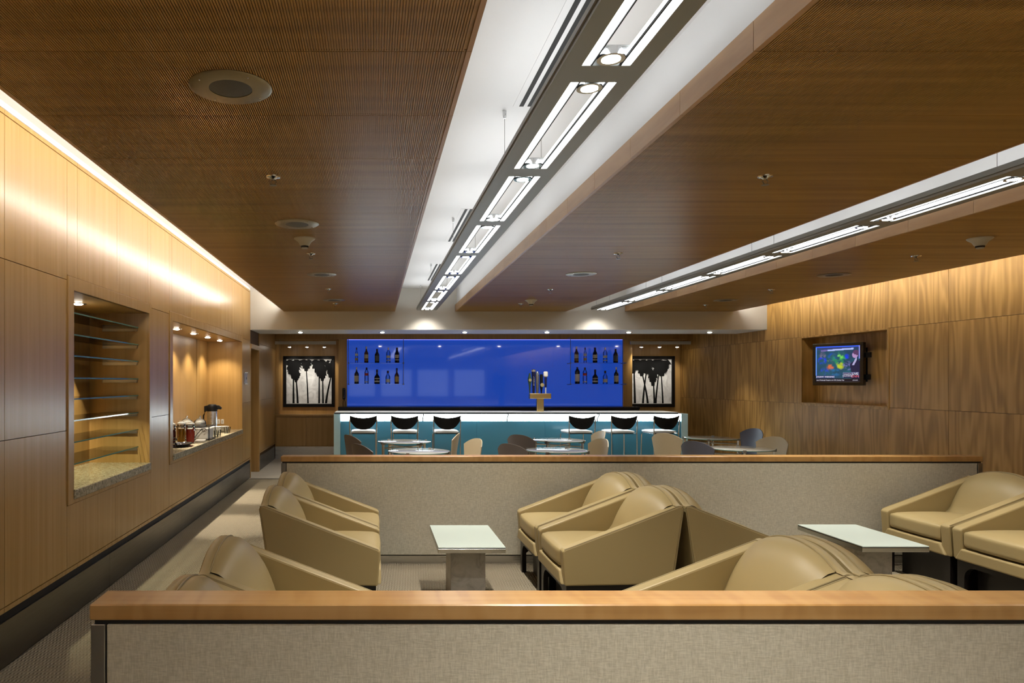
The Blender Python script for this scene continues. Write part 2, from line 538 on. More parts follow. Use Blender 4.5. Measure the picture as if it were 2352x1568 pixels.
# ---------------------------------------------------------------- left wall with two niches and a doorway
N1, N2 = (4.76, 6.36), (7.10, 10.83)          # niche openings along the wall
NZ0, NZ1, ND = .80, 2.225, .54
wl = MB()
for a, b in ((Y0, N1[0] - .06), (N1[1] + .06, N2[0] - .06), (N2[1] + .06, YS0)):
    wl.box(XL - .62, XL - .015, a, b, .0, ZC)
for n in (N1, N2):
    wl.box(XL - .62, XL - .015, n[0] - .06, n[1] + .06, NZ1 + .06, ZC)
    wl.box(XL - .62, XL - .015, n[0] - .06, n[1] + .06, 0, NZ0 - .01)
wl.box(XL - .62, XL - .015, 12.43, 15.3, 0, ZC)
wl.box(XL - .62, XL - .015, YS0, 12.43, 2.2, ZC)
wl.box(XL - .8, XL - .62, Y0, 15.3, 0, ZC)
wall_left = struct(wl.build('wall_left', 'backing'), 'wood panelled wall with two lit niches')
G = .0022
def wp(y0, y1, z0, z1, mat='wood_left', parent=wall_left, nm='panel'):
    return box_piece(nm, mat, parent, XL - .016, XL, y0 + G, y1 - G, z0 + G, z1 - G)
R1, R2 = 1.274, 2.285
near = [-5.2, -4.3, -3.45, -2.6, -1.7, -.85, 0, .8, 1.6, 2.4, 3.1, 3.88]
top = near + [4.83, 5.58, 6.34, 7.09, 7.84, 8.6, 9.35, 10.1, 10.85, YS0]
fr = [(N1[0] - .09, N1[1] + .06), (N2[0] - .10, N2[1] + .10)]
for a, b in zip(top[:-1], top[1:]):
    # top row: starts above the niche frames where there is one
    segs = [(a, b, R2)]
    for fa, fb in fr:
        out = []
        for (p, q, z) in segs:
            if q <= fa or p >= fb or z > R2: out.append((p, q, z)); continue
            if p < fa: out.append((p, fa, z))
            out.append((max(p, fa), min(q, fb), 2.317))
            if q > fb: out.append((fb, q, z))
        segs = out
    for (p, q, z) in segs: wp(p, q, z, 3.088)
    wp(a, b, 3.090, WT, nm='top_rail')
    wp(a, b, WT, ZC + .002, 'white', nm='cove_strip')
cols = list(zip(near[:-1], near[1:])) + [(3.88, fr[0][0]), (fr[0][1], fr[1][0]), (fr[1][1], YS0)]
for a, b in cols:
    wp(a, b, R1, R2); wp(a, b, .345, R1)
for fa, fb in fr:
    k = 2 if fb - fa < 2 else 5
    for i in range(k):
        wp(fa + (fb - fa) * i / k, fa + (fb - fa) * (i + 1) / k, .345, .768)
for a, b in zip(top[:-1], top[1:]):
    wp(a, b, .312, .344, nm='bottom_rail')
# wall beyond the doorway
for a, b in ((12.49, 13.3), (13.3, 14.1), (14.1, 14.86)):
    wp(a, b, .345, R1, 'wood_back'); wp(a, b, R1, R2, 'wood_back'); wp(a, b, R2, 2.72, 'wood_back')
wp(12.49, 14.86, .312, .344, 'wood_back', nm='bottom_rail')
# niche linings and frames
for ni, n in enumerate((N1, N2)):
    fa, fb = fr[ni]
    k = 3 if ni == 0 else 6
    for i in range(k):
        a, b = n[0] + (n[1] - n[0]) * i / k, n[0] + (n[1] - n[0]) * (i + 1) / k
        box_piece('niche_back_panel', 'wood_cab', wall_left, XL - ND - .02, XL - ND + (.006 if (ni and i % 2) else 0), a + .001, b - .001, NZ0, NZ1)
    box_piece('niche_side', 'wood_cab', wall_left, XL - ND, XL - .001, n[0] - .05, n[0], NZ0, NZ1)
    box_piece('niche_side', 'wood_cab', wall_left, XL - ND, XL - .001, n[1], n[1] + .05, NZ0, NZ1)
    box_piece('niche_top', 'wood_cab', wall_left, XL - ND, XL - .001, n[0], n[1], NZ1, NZ1 + .05)
    box_piece('niche_frame', 'wood_left', wall_left, XL - .02, XL + .010, fa, n[0], .77, 2.315, .003)
    box_piece('niche_frame', 'wood_left', wall_left, XL - .02, XL + .010, n[1], fb, .77, 2.315, .003)
    box_piece('niche_frame', 'wood_left', wall_left, XL - .02, XL + .009, n[0], n[1], NZ1, 2.315, .003)
    box_piece('niche_frame', 'wood_left', wall_left, XL - .02, XL + .009, n[0], n[1], .77, .802, .003)
    box_piece('niche_slab', 'granite', wall_left, XL - ND, XL + .022, n[0] - .012, n[1] + .012, NZ0, .866, .004)
# metal base, black reveal
bl = struct(MB().box(XL - .03, XL - .014, Y0, YS0, .0, .315).build('baseboard_left', 'dark'), 'dark metal base of the niche wall')
be = [-5.2, -2.6, -.6, 1.4, 3.42, 5.43, 7.44, 9.45, YS0]
for a, b in zip(be[:-1], be[1:]):
    box_piece('base_panel', 'base_metal', bl, XL - .014, XL - .002, a + .0015, b - .0015, .012, .262)
box_piece('base_panel', 'base_metal', bl, XL - .014, XL - .002, 12.5, 14.44, .004, .262)
# doorway
d1 = struct(MB().box(XL - .60, XL - .55, 11.63, 12.42, 0.003, 2.16).build('door_1', 'wood_back'), 'brown door set back in the doorway')
box_piece('door_jamb', 'wood_cab', d1, XL - .55, XL + .012, 12.40, 12.49, 0.003, 2.24, .003)
box_piece('door_jamb', 'wood_left', d1, XL - .10, XL + .004, YS0 - .001, 11.632, 0.003, 2.24, .003)
box_piece('door_head', 'wood_cab', d1, XL - .55, XL + .012, 11.63, 12.41, 2.16, 2.24, .003)
MB().tube([(XL - .53, 11.72, 1.0), (XL - .50, 11.72, 1.0), (XL - .50, 11.84, 1.0)], .01).build('door_handle', 'chrome', d1)

# ---------------------------------------------------------------- right wall with the television recess
TY, TZ = (8.86, 10.65), (1.275, 2.278)
wr = MB()
wr.box(XR + .015, XR + .45, Y0, TY[0], 0, ZC).box(XR + .015, XR + .45, TY[1], 15.3, 0, ZC)
wr.box(XR + .015, XR + .45, TY[0], TY[1], 0, TZ[0]).box(XR + .015, XR + .45, TY[0], TY[1], TZ[1], ZC)
wr.box(XR + .22, XR + .45, TY[0], TY[1], TZ[0], TZ[1])
wall_right = struct(wr.build('wall_right', 'backing'), 'figured wood wall with a television recess')
def rp(y0, y1, z0, z1, mat='wood_right', nm='panel'):
    return box_piece(nm, mat, wall_right, XR, XR + .016, y0 + G, y1 - G, z0 + G, z1 - G)
yr = [Y0] + [11.65 - .93 * k for k in range(18, 0, -1)] + [11.65, 12.58, 13.51, YP]
yr[[i for i, v in enumerate(yr) if abs(v - 8.86) < .02][0]] = TY[0]
for a, b in zip(yr[:-1], yr[1:]):
    rp(a, b, R2, WT)
    rp(a, b, .12, R1)
    if b <= TY[0] + .001 or a >= TY[1]:
        rp(a, b, R1, R2)
    elif b > TY[1] + .001:
        rp(TY[1], b, R1, R2)
    rp(a, b, .0, .118, 'base_metal', 'base_panel')
box_piece('recess_back', 'wood_right', wall_right, XR + .205, XR + .222, TY[0], TY[1], TZ[0], TZ[1])
box_piece('recess_side', 'wood_right', wall_right, XR + .0, XR + .21, TY[1] - .012, TY[1], TZ[0], TZ[1])
box_piece('recess_side', 'wood_right', wall_right, XR + .0, XR + .21, TY[0], TY[0] + .012, TZ[0], TZ[1])
box_piece('recess_top', 'wood_right', wall_right, XR + .0, XR + .21, TY[0], TY[1], TZ[1] - .012, TZ[1])
box_piece('recess_sill', 'wood_right', wall_right, XR - .012, XR + .21, TY[0], TY[1], TZ[0], TZ[0] + .014)
box_piece('recess_frame', 'wood_right', wall_right, XR - .008, XR + .012, TY[0] - .02, TY[0] + .012, TZ[0] - .03, TZ[1] + .012, .002)
box_piece('recess_frame', 'wood_right', wall_right, XR - .008, XR + .012, TY[1] - .012, TY[1] + .02, TZ[0] - .03, TZ[1] + .012, .002)
box_piece('recess_frame', 'wood_right', wall_right, XR - .008, XR + .012, TY[0], TY[1], TZ[1] - .012, TZ[1] + .012, .002)
box_piece('recess_frame', 'wood_right', wall_right, XR - .010, XR + .012, TY[0], TY[1], TZ[0] - .03, TZ[0], .002)

# ---------------------------------------------------------------- rear wall behind the camera, with dusk windows
rw = MB().box(-2.9, 7.0, Y0 - .2, Y0, 0, .85).box(-2.9, 7.0, Y0 - .2, Y0, 2.25, ZC)
wins = [(-1.3, .1), (.3, 1.9), (2.1, 3.7), (3.9, 5.5)]
xs = [-2.9] + [v for w in wins for v in w] + [7.0]
for a, b in zip(xs[0::2], xs[1::2]):
    rw.box(a, b, Y0 - .2, Y0, .85, 2.25)
struct(rw.build('wall_rear', 'rear'), 'painted rear wall with windows')
for i, (a, b) in enumerate(wins):
    w = struct(MB().box(a, b, Y0 - .12, Y0 - .1, .85, 2.25).build('window_%d_offscreen' % (i + 1), 'window'), 'window onto the dusk sky')
    MB().box(a, b, Y0 - .1, Y0 - .02, .85, .90).box(a, b, Y0 - .1, Y0 - .02, 2.2, 2.25).box(a, a + .05, Y0 - .1, Y0 - .02, .9, 2.2) \
        .box(b - .05, b, Y0 - .1, Y0 - .02, .9, 2.2).build('window_frame', 'post', w)

# ---------------------------------------------------------------- back wall: header, pillars, picture recesses
BX0, BX1, BZ0, BZ1 = -.562, 5.184, 1.10, 2.488       # backlit glass
P0, P1 = -.725, 5.365                                 # inner edges of the recesses
wb = MB()
wb.box(-2.8, 6.9, YP + .02, 15.3, 0, 2.75)
wall_back = struct(wb.build('wall_back', 'backing'), 'wood back wall behind the bar')
header = struct(MB().box(XL, XR, YB + .016, YP + .02, 2.50, 2.75).build('trim_2', 'backing'), 'wood header above the blue glass')
core = struct(MB().box(P0, P1, YB + .05, YP + .02, 0, 2.5).build('wall_core', 'backing'), 'wood faced wall carrying the blue glass')
nseg = 9
for i in range(nseg):
    a, b = XL + (XR - XL) * i / nseg, XL + (XR - XL) * (i + 1) / nseg
    box_piece('header_panel', 'wood_back', header, a + G, b - G, YB, YB + .017, BZ1 + .004, 2.72)
box_piece('pillar_panel', 'wood_back', core, P0, BX0 - .002, YB, YB + .06, .0, BZ1 + .002)
box_piece('pillar_panel', 'wood_back', core, BX1 + .002, P1, YB, YB + .06, .0, BZ1 + .002)
for a, b in ((XL, P0), (P1, XR)):
    box_piece('recess_back', 'wood_back', wall_back, a + .001, b - .001, YP, YP + .021, .9, 2.5)
    box_piece('recess_top', 'wood_back', header, a, b, YB + .016, YP, 2.488, 2.5)
box_piece('recess_side', 'wood_back', core, P0 - .012, P0, YB + .001, YP, .92, 2.488)
box_piece('recess_side', 'wood_back', core, P1, P1 + .012, YB + .001, YP, .92, 2.488)
box_piece('recess_side', 'wood_cab', wall_left, XL + .001, XL + .07, YB + .04, YP, .922, 2.488)

# ---------------------------------------------------------------- cove lamps on the outer raft edges
for xa, xb, txt in ((-1.56, -1.52, 'warm cove strip lamp hidden above the raft by the niche wall'), (5.995, 6.035, 'warm cove strip lamp hidden above the raft by the television wall')):
    xm = (xa + xb) / 2 + (.06 if xa < 0 else -.06)
    t = thing('cove_light', txt, 'cove light', (xm, 3.2, ZR + .109))
    MB().box(-.03, .03, -8.2, 8.36, 0, .02).build('lamp_tray', 'post', t)
    cut = (2.76 if xa < 0 else 6.38) - 3.2
    MB().box(-.018, .018, -8.15, cut, .02, .05).build('lamp_tube_offscreen', 'cove', t)
    MB().box(-.018, .018, cut, 8.33, .02, .05).build('lamp_tube', 'cove', t)

# ---------------------------------------------------------------- suspended linear lights
FX = [(.855, 'suspended linear light with paired tubes over the table beside the niche wall'),
      (3.683, 'suspended linear light with paired tubes over the table beside the television wall')]
FZ, FW = 2.765, .324
mods = [2.71 + 1.242 * k for k in range(-6, 7)]  # rearmost modules, unseen behind the camera, are added to light the near partition
ML = 1.10
YA, YE = mods[0] - .14, mods[-1] + ML + .03
tube_me = MB().box(-.0175, .0175, 0, ML, .004, .034, .003).mesh('lamp_tube', 'tube')
ring_me = MB().lathe([(.036, 0), (.050, 0), (.050, .028), (.036, .028), (.036, 0)], seg=20, cap=False).mesh('spot_ring', 'chrome')
plate_me = MB().box(-.054, .054, -.046, .046, .022, .03, .002).mesh('spot_plate', 'fixture')
lens_me = MB().lathe([(.0, .004), (.02, .003), (.031, .008), (.031, .02)], seg=16, cap=False).mesh('spot_lens', 'lens')
blade_me = MB().box(-.0025, .0025, 0, ML, 0, .010).mesh('reflector_blade', 'dark')
for fx, txt in FX:
    t = thing('linear_light', txt, 'light fixture', (fx, 0, FZ))
    ch = MB()
    for s in (-1, 1):
        a, b = sorted((s * .0895, s * FW / 2))
        ch.box(a, b, YA, YE, 0, .012)
        a, b = sorted((s * (FW / 2 - .004), s * FW / 2))
        ch.box(a, b, YA, YE, .012, .052)
        a, b = sorted((s * FW / 2, s * (FW / 2 + .007)))
        ch.box(a, b, YA, YE, .018, .034)
    ends = [YA] + [v for m_ in mods for v in (m_, m_ + ML)] + [YE]
    for a, b in zip(ends[0::2], ends[1::2]):
        ch.box(-.0895, .0895, a, b, 0, .012)
        ch.box(-.08, .08, (a + b) / 2 - .03, (a + b) / 2 + .03, .012, .05)
    ch.build('channel', 'fixture', t)
    for m_ in mods:
        for s in (-1, 1):
            link(lamp_name('lamp_tube', *[(fx + s * .0715, m_ + ML * q / 8, FZ) for q in range(9)]), tube_me, t, (s * .0715, m_, 0))
            link('reflector_blade', blade_me, t, (s * .0535, m_, 0))
        for yy, sg in ((m_ + .055, 1), (m_ + ML - .055, -1)):
            h = link('spot_head', plate_me, t, (0, yy, 0))
            link('spot_ring', ring_me, h, (0, 0, -.002))
            link(lamp_name('spot_lens', (fx, yy, FZ)), lens_me, h, (0, 0, -.002))
            if yy > 11: spot_lamp(h, (0, 0, -.012), (R(30), 0, 0), SPOT_W * .4, 100, 1.0)
            else: spot_lamp(h, (0, 0, -.012), (R(8) * sg, 0, 0), SPOT_W, 82, .55, name=lamp_name('spot_lamp', (fx, yy, FZ)))
    for yy in (-3.6, -1.1, 1.45, 4.0, 6.6, 9.16, 11.2):
        for s in (-1, 1):
            w = MB().tube([(s * .105, yy, .012), (s * .105, yy, ZC - FZ)], .0016, 6).build('suspension_wire', 'post', t)
            MB().lathe([(.006, ZC - FZ - .045), (.011, ZC - FZ - .03), (.011, ZC - FZ)], (s * .105, yy, 0), 10).build('ceiling_gripper', 'chrome', w)

# slot diffusers in the white ceiling
for k, (a, b) in enumerate(((2.35, 3.93), (6.27, 7.71), (9.19, 10.67))):
    t = thing('air_diffuser', '%s black-slotted linear air diffuser from the bar soffit, in the white ceiling slot' % ORD[2 - k], 'air vent', (.853, (a + b) / 2, ZC), group='linear air diffusers')
    L = (b - a) / 2
    MB().box(-.068, .068, -L - .008, L + .008, -.002, 0).build('frame', 'white', t)
    for x in (-.022, .024):
        MB().box(x - .012, x + .012, -L, L, -.004, -.0015).build('slot', 'dark', t)

# ---------------------------------------------------------------- devices on the rafts
sp_ring = MB().lathe([(.085, -.006), (.155, -.006), (.163, -.002), (.163, 0), (.085, 0), (.085, -.006)], seg=40, cap=False).mesh('ring', 'speaker_ring')
sp_gr = MB().lathe([(.0, -.010), (.06, -.008), (.087, -.004)], seg=32, cap=False).mesh('grille', 'speaker_grille')
screw = MB().lathe([(.0045, 0), (.004, -.0025), (.0, -.003)], seg=8, cap=False).mesh('screw', 'chrome')
def speaker(x, y, label):
    t = thing('ceiling_speaker', label, 'speaker', (x, y, ZR), group='round ceiling speakers')
    link('ring', sp_ring, t); link('grille', sp_gr, t)
    for k in range(4):
        a = R(40 + 90 * k)
        link('screw', screw, t, (.135 * math.cos(a), .135 * math.sin(a), -.006))
spr_cup = MB().lathe([(.042, 0), (.04, -.006), (.02, -.010), (.012, -.018)], seg=20).mesh('escutcheon', 'chrome')
spr_fr = MB().tube([(-.004, 0, -.018), (-.017, 0, -.03), (-.004, 0, -.048)], .003, 6).tube([(.004, 0, -.018), (.017, 0, -.03), (.004, 0, -.048)], .003, 6).mesh('frame', 'bracket')
spr_def = MB().lathe([(.0, -.046), (.019, -.048), (.021, -.051), (.0, -.051)], seg=14, cap=False).mesh('deflector', 'bracket')
def sprinkler(x, y, label):
    t = thing('fire_sprinkler', label, 'sprinkler', (x, y, ZR), group='fire sprinklers')
    link('escutcheon', spr_cup, t); link('frame', spr_fr, t); link('deflector', spr_def, t)
det_body = MB().lathe([(.088, 0), (.086, -.008), (.055, -.030), (.036, -.062), (.030, -.064)], seg=28).mesh('housing', 'detector')
det_vent = MB().lathe([(.033, -.060), (.031, -.074), (.028, -.076)], seg=24).mesh('sensor_vent', 'dark')
det_tip = MB().lathe([(.026, -.076), (.025, -.084), (.0, -.086)], seg=20, cap=False).mesh('tip', 'detector')
def detector(x, y, label):
    t = thing('smoke_detector', label, 'smoke detector', (x, y, ZR), group='smoke detectors')
    link('housing', det_body, t); link('sensor_vent', det_vent, t); link('tip', det_tip, t)
for k, y in enumerate((9.98, 7.6, 5.17, 2.776)):
    speaker(-.571, y, '%s round steel speaker from the bar soffit, in the raft beside the niche wall' % ORD[k])
for k, y in enumerate((10.4, 8.77, 6.36, 3.98)):
    sprinkler(-.575, y, '%s fire sprinkler from the bar soffit, in the raft beside the niche wall' % ORD[k])
detector(-.566, 5.69, 'cream cone smoke detector in the raft beside the niche wall')
for k, y in enumerate((10.43, 8.81, 6.36, 3.97)):
    sprinkler(2.23 - (.03 if k == 0 else 0), y, '%s fire sprinkler from the bar soffit, in the raft between the light slots' % ORD[k])
speaker(2.25, 7.57, 'flush round speaker in the raft between the two light slots')
detector(2.245, 9.95, 'cream cone smoke detector in the raft between the two light slots')
for k, y in enumerate((9.98, 7.63)):
    speaker(5.04, y, '%s round steel speaker from the bar soffit, in the raft beside the television wall' % ORD[k])
for k, y in enumerate((10.6, 8.85, 6.49, 5.25)):
    sprinkler(5.05 if k < 3 else 4.98, y, '%s fire sprinkler from the bar soffit, in the raft beside the television wall' % ORD[k])
detector(4.95, 5.69, 'cream cone smoke detector in the raft beside the television wall')

# ---------------------------------------------------------------- downlights
dl_ring = MB().lathe([(.040, -.004), (.060, -.004), (.062, 0), (.040, 0), (.040, -.004)], seg=24, cap=False).mesh('trim_ring', 'chrome')
dl_lens = MB().lathe([(.0, -.012), (.026, -.011), (.038, -.002)], seg=16, cap=False).mesh('lamp_lens', 'lens')
def downlight(x, y, z, label, watts, angle, group, col=(1, .92, .78), blend=.6):
    t = thing('downlight', label, 'downlight', (x, y, z), group=group)
    link('trim_ring', dl_ring, t); link('lamp_lens', dl_lens, t)
    spot_lamp(t, (0, 0, -.02), (0, 0, 0), watts, angle, blend, col)
for k, x in enumerate((-1.29, .145, 1.59, 3.03, 4.46, 5.88)):
    downlight(x, 12.2, ZS, '%s recessed downlight from the niche wall, in the bar soffit' % ORD[k], SOFFIT_W, 80, 'soffit downlights')
downlight(-2.36, 5.56, NZ1, 'small downlight above the glass shelves in the shelf niche', NICHE_W * 6, 130, 'niche downlights', (1, .86, .62), .5)
for k, y in enumerate((10.5, 9.74, 8.97, 8.2)):
    downlight(-2.325, y, NZ1, '%s small downlight from the doorway, in the buffet niche' % ORD[k], NICHE_W, 112, 'niche downlights', (1, .88, .68), .6)
    if k in (1, 3): spot_lamp(bpy.data.objects['downlight.%03d' % (7 + k)], (0, 0, -.02), (R(-10) if k == 3 else 0, R(-16), 0), NICHE_W * 7.5, 36, .6, (1, .9, .74))

# ---------------------------------------------------------------- partitions
def partition(y, x0, x1, label):
    t = thing('partition', label, 'partition', (0, y, 0))
    cap_t, th = .944, .142
    MB().box(x0, x1, 0, th, .897, cap_t, .004).build('cap_rail', 'wood_cap', t)
    MB().box(x0 + .012, x1 - .012, .012, th - .012, .884, .899).build('cap_reveal', 'dark', t)
    for a in (x0 + .003, x1 - .045):
        MB().box(a, a + .042, .003, th - .003, 0, .884, .002).build('end_post', 'post', t)
    MB().box(x0 + .049, x1 - .049, .006, .030, .075, .883, .003).build('fabric_panel', 'fabric', t)
    MB().box(x0 + .049, x1 - .049, th - .030, th - .006, .075, .883, .003).build('fabric_panel', 'fabric', t)
    MB().box(x0 + .045, x1 - .045, .03, th - .03, .0, .88).build('core', 'dark', t)
    for a in (.010, th - .022):
        MB().box(x0 + .045, x1 - .045, a, a + .012, 0.0, .068).build('kick_plate', 'steel', t)
    return t
partition(2.054, -.84, 5.37, 'low cloth partition with maple top rail, its back to the near armchairs')
partition(6.14, -.822, 5.372, 'low cloth partition with maple top rail, between armchairs and round tables')

# ---------------------------------------------------------------- leather armchairs
def lerp(a, b, t): return a + (b - a) * t
def path_at(pts, t):
    n = len(pts) - 1
    i = min(int(t * n), n - 1); f = t * n - i
    # catmull-rom
    p = [Vector(pts[max(0, min(n, i + k))]) for k in (-1, 0, 1, 2)]
    return .5 * ((2 * p[1]) + (-p[0] + p[2]) * f + (2 * p[0] - 5 * p[1] + 4 * p[2] - p[3]) * f * f + (-p[0] + 3 * p[1] - 3 * p[2] + p[3]) * f ** 3)
def arch_panel(axis, pos, th, half, h=.287, leg=.06):
    """arched black leg frame: legs joined by a curved apron"""
    r = .09
    out = [(-half, 0), (-half, h), (half, h), (half, 0), (half - leg, 0)]
    top_z = h - .045
    for k in range(7):
        a = R(90 * k / 6)
        out.append((half - leg - r + r * math.cos(a), top_z - r + r * math.sin(a)))
    for k in range(7):
        a = R(90 + 90 * k / 6)
        out.append((-half + leg + r + r * math.cos(a), top_z - r + r * math.sin(a)))
    out.append((-half + leg, 0))
    return MB().prism(out, axis, pos, pos + th)
AW = .355                # half width
def make_armchair():
    t = thing('armchair', 'tan leather armchair', 'armchair', group='tan leather armchairs')
    side = [(.372, .283), (.388, .505), (.374, .519), (.1, .622), (-.365, .800), (-.385, .801), (-.392, .787), (-.318, .295)]
    for s in (-1, 1):
        a, b = sorted((s * (AW - .082), s * AW))
        MB().prism(side, 'y', a, b, .010, 2).build('arm', 'leather', t)
        pts = [(.376, s * (AW - .006), .517), (.1, s * (AW - .006), .621), (-.362, s * (AW - .006), .7985), (-.384, s * (AW - .006), .797), (-.392, s * (AW - .006), .783), (-.322, s * (AW - .006), .30)]
        MB().tube(pts, .0042, 6).build('piping', 'piping', t)
    # back cushion: bulging, crowned across its width
    edge = [(-.06, .47), (-.135, .53), (-.172, .60), (-.215, .68), (-.262, .745), (-.305, .785), (-.343, .797)]
    def cushion(u, v):
        y = lerp(-1, 1, u)
        p = path_at([(e[0], 0, e[1]) for e in edge], v)
        c = (1 - abs(y) ** 2.3)
        lift = (.012 + .062 * min(1, v * 1.15) ** 1.2) * c
        fwd = .045 * math.sin(math.pi * min(1, v * 1.05)) * c
        return (p.x + fwd * .9, y * (AW - .058), p.z + lift + fwd * .25)
    MB().grid(cushion, 17, 15).build('back_cushion', 'leather', t)
    # outer shell of the back, crowned to follow the cushion
    def shell(u, v):
        y = lerp(-1, 1, u)
        c = (1 - min(1, abs(y) * (AW - .004) / (AW - .058)) ** 2.3)
        prof = [(-.343, .797), (-.360, .802), (-.378, .800), (-.391, .785), (-.372, .66), (-.345, .48), (-.318, .295)]
        p = path_at([(e[0], 0, e[1]) for e in prof], v)
        k = max(0, (p.z - .295) / .51)
        return (p.x - .03 * c * k * (1 - k) * 2, y * (AW - .004), p.z + .074 * c * k ** 1.5)
    MB().grid(shell, 17, 16).build('back_shell', 'leather', t)
    seam = []
    for i in range(17):
        y = lerp(-1, 1, i / 16); c = (1 - abs(y) ** 2.3)
        seam.append((-.345, y * (AW - .058), .799 + .074 * c))
    MB().tube(seam, .0042, 6).build('piping', 'piping', t)
    # seat
    def warp(x, y, z):
        c = (1 - x * x) * (1 - y * y)
        return (0.010 * (1 - y * y) * (1 if x > .9 else 0), 0, (.030 * c if z > 0 else 0))
    MB().rbox((.105, 0, .443), (.278, AW - .085, .064), .030, 10, warp).build('seat_cushion', 'leather', t)
    sp = [( .352, y * (AW - .098), .500 + .0) for y in (-1, -.5, 0, .5, 1)]
    MB().tube([(.362, -AW + .10, .4965), (.366, 0, .4985), (.362, AW - .10, .4965)], .0035, 6).build('piping', 'piping', t)
    MB().box(-.30, .345, -AW + .08, AW - .08, .30, .40).build('seat_deck', 'gap', t)
    MB().prism([(-AW + .085, .372), (AW - .085, .372), (AW - .03, .284), (-AW + .03, .284)], 'x', .30, .394, .012, 2).build('front_rail', 'leather', t)
    arch_panel('x', .325, .035, AW - .02).build('leg_frame', 'black_wood', t)
    arch_panel('x', -.30, .035, AW - .02).build('leg_frame', 'black_wood', t)
    for s in (-1, 1):
        y = s * (AW - .04) - .0175
        MB().prism([(-.27, .287), (.33, .287), (.33, .15), (.26, .21), (-.20, .21), (-.27, .15)], 'y', y, y + .035).build('side_apron', 'black_wood', t)
    MB().box(-.24, .27, -AW + .09, AW - .09, .0, .287, .004).build('plinth', 'black_wood', t)
    return t
chair0 = make_armchair()
# columns of chairs: (centre x, direction, text)
colsA = [(-.347, 0, 'its back to the niche wall', (5.58, 4.845, 3.225, 2.54)),
         (1.605, math.pi, 'back to back, facing the niche wall', (5.58, 4.845, 3.225, 2.54)),
         (2.405, 0, 'back to back, facing the television wall', (5.58, 4.845, 3.225, 2.54)),
         (4.715, math.pi, 'its back to the television wall', (5.60, 4.865))]
used = False
for cx, rz, txt, ys in colsA:
    for k, y in enumerate(ys):
        lab = 'tan leather armchair, %s, %s from the round tables' % (txt, ORD[k])
        sc = (1, 1.0, 1) if y > 4 else (1, .955, 1)
        if not used:
            chair0.location = (cx, y, 0); chair0.rotation_euler = (0, 0, rz); chair0['label'] = lab; chair0.scale = sc; used = True
        else:
            dup(chair0, (cx, y, 0), rz, lab, sc)

# ---------------------------------------------------------------- coffee tables
def coffee_table(cx, cy_, label):
    t = thing('coffee_table', label, 'coffee table', (cx, cy_, 0), group='glass topped coffee tables')
    MB().box(-.2325, .2325, -.37, .37, .452, .460, .0015).build('glass_top', 'frost', t)
    MB().box(-.2315, .2315, -.369, .369, .447, .4525).build('glass_bed', 'dark', t)
    MB().box(-.2335, .2335, -.371, .371, .418, .4475, .002).build('edge_frame', 'edge_steel', t)
    MB().box(-.125, .125, -.17, .17, 0, .4185, .003).build('pedestal', 'marble', t)
coffee_table(.677, 5.18, 'frosted glass coffee table on a marble pedestal, between armchairs by the niche wall')
coffee_table(3.626, 5.21, 'frosted glass coffee table on a marble pedestal, before armchairs backing the television wall')

# ---------------------------------------------------------------- backlit blue wall behind the bar
bp_ = thing('backlit_panel', 'large backlit blue glass wall behind the bar', 'glass panel', ((BX0 + BX1) / 2, YB, BZ0))
nb = 4
for i in range(nb):
    a, b = BX0 + (BX1 - BX0) * i / nb, BX0 + (BX1 - BX0) * (i + 1) / nb
    box_piece('glass_pane', 'blue', bp_, a - bp_.location.x + .0005, b - bp_.location.x - .0005, .035, .047, 0, BZ1 - BZ0)
hw = (BX1 - BX0) / 2
MB().box(-hw + .01, hw - .01, .006, .014, BZ1 - BZ0 - .012, BZ1 - BZ0 - .002).build('led_strip', 'blue_led', bp_)

# glass bottle shelves
def shelf_unit(x0, x1, z, label, post_x):
    t = thing('bottle_shelf', label, 'shelf', ((x0 + x1) / 2, 14.36, z), group='glass bottle shelves')
    w = (x1 - x0) / 2
    MB().box(-w, w, -.11, .11, -.010, 0, .001).build('glass_plate', 'clear_glass', t)
    for s in (-1, 1):
        MB().tube([(s * (w - .02), .0, -.014), (s * (w - .02), .17, -.014)], .007, 8).build('standoff', 'bracket', t)
        MB().lathe([(.013, -.020), (.013, .008)], (s * (w - .02), -.08, 0), 12).build('clamp', 'bracket', t)
SH = [(-.545, .625, 'beside the wall phone'), (4.01, 5.17, 'beside the palm print by the television wall')]
for x0, x1, txt in SH:
    shelf_unit(x0, x1, 1.995, 'upper clear glass bottle shelf ' + txt, x1)
    shelf_unit(x0, x1, 1.562, 'lower clear glass bottle shelf ' + txt, x1)
for x, txt in ((-.525, 'slim dark hanging rod of the bottle shelves beside the wall phone'), (.605, 'slim dark hanging rod of the bottle shelves facing the blue glass centre, phone side'),
               (4.03, 'slim dark hanging rod of the bottle shelves facing the blue glass centre, television side')):
    r_ = thing('shelf_rod', txt, 'rod', (x, 14.28, 1.55), group='shelf rods')
    MB().tube([(0, 0, 0), (0, 0, BZ1 - 1.55 + .03)], .006, 8).build('rod', 'bracket', r_)
    MB().tube([(0, 0, BZ1 - 1.55 + .02), (0, .23, BZ1 - 1.55 + .02)], .006, 8).build('anchor', 'bracket', r_)

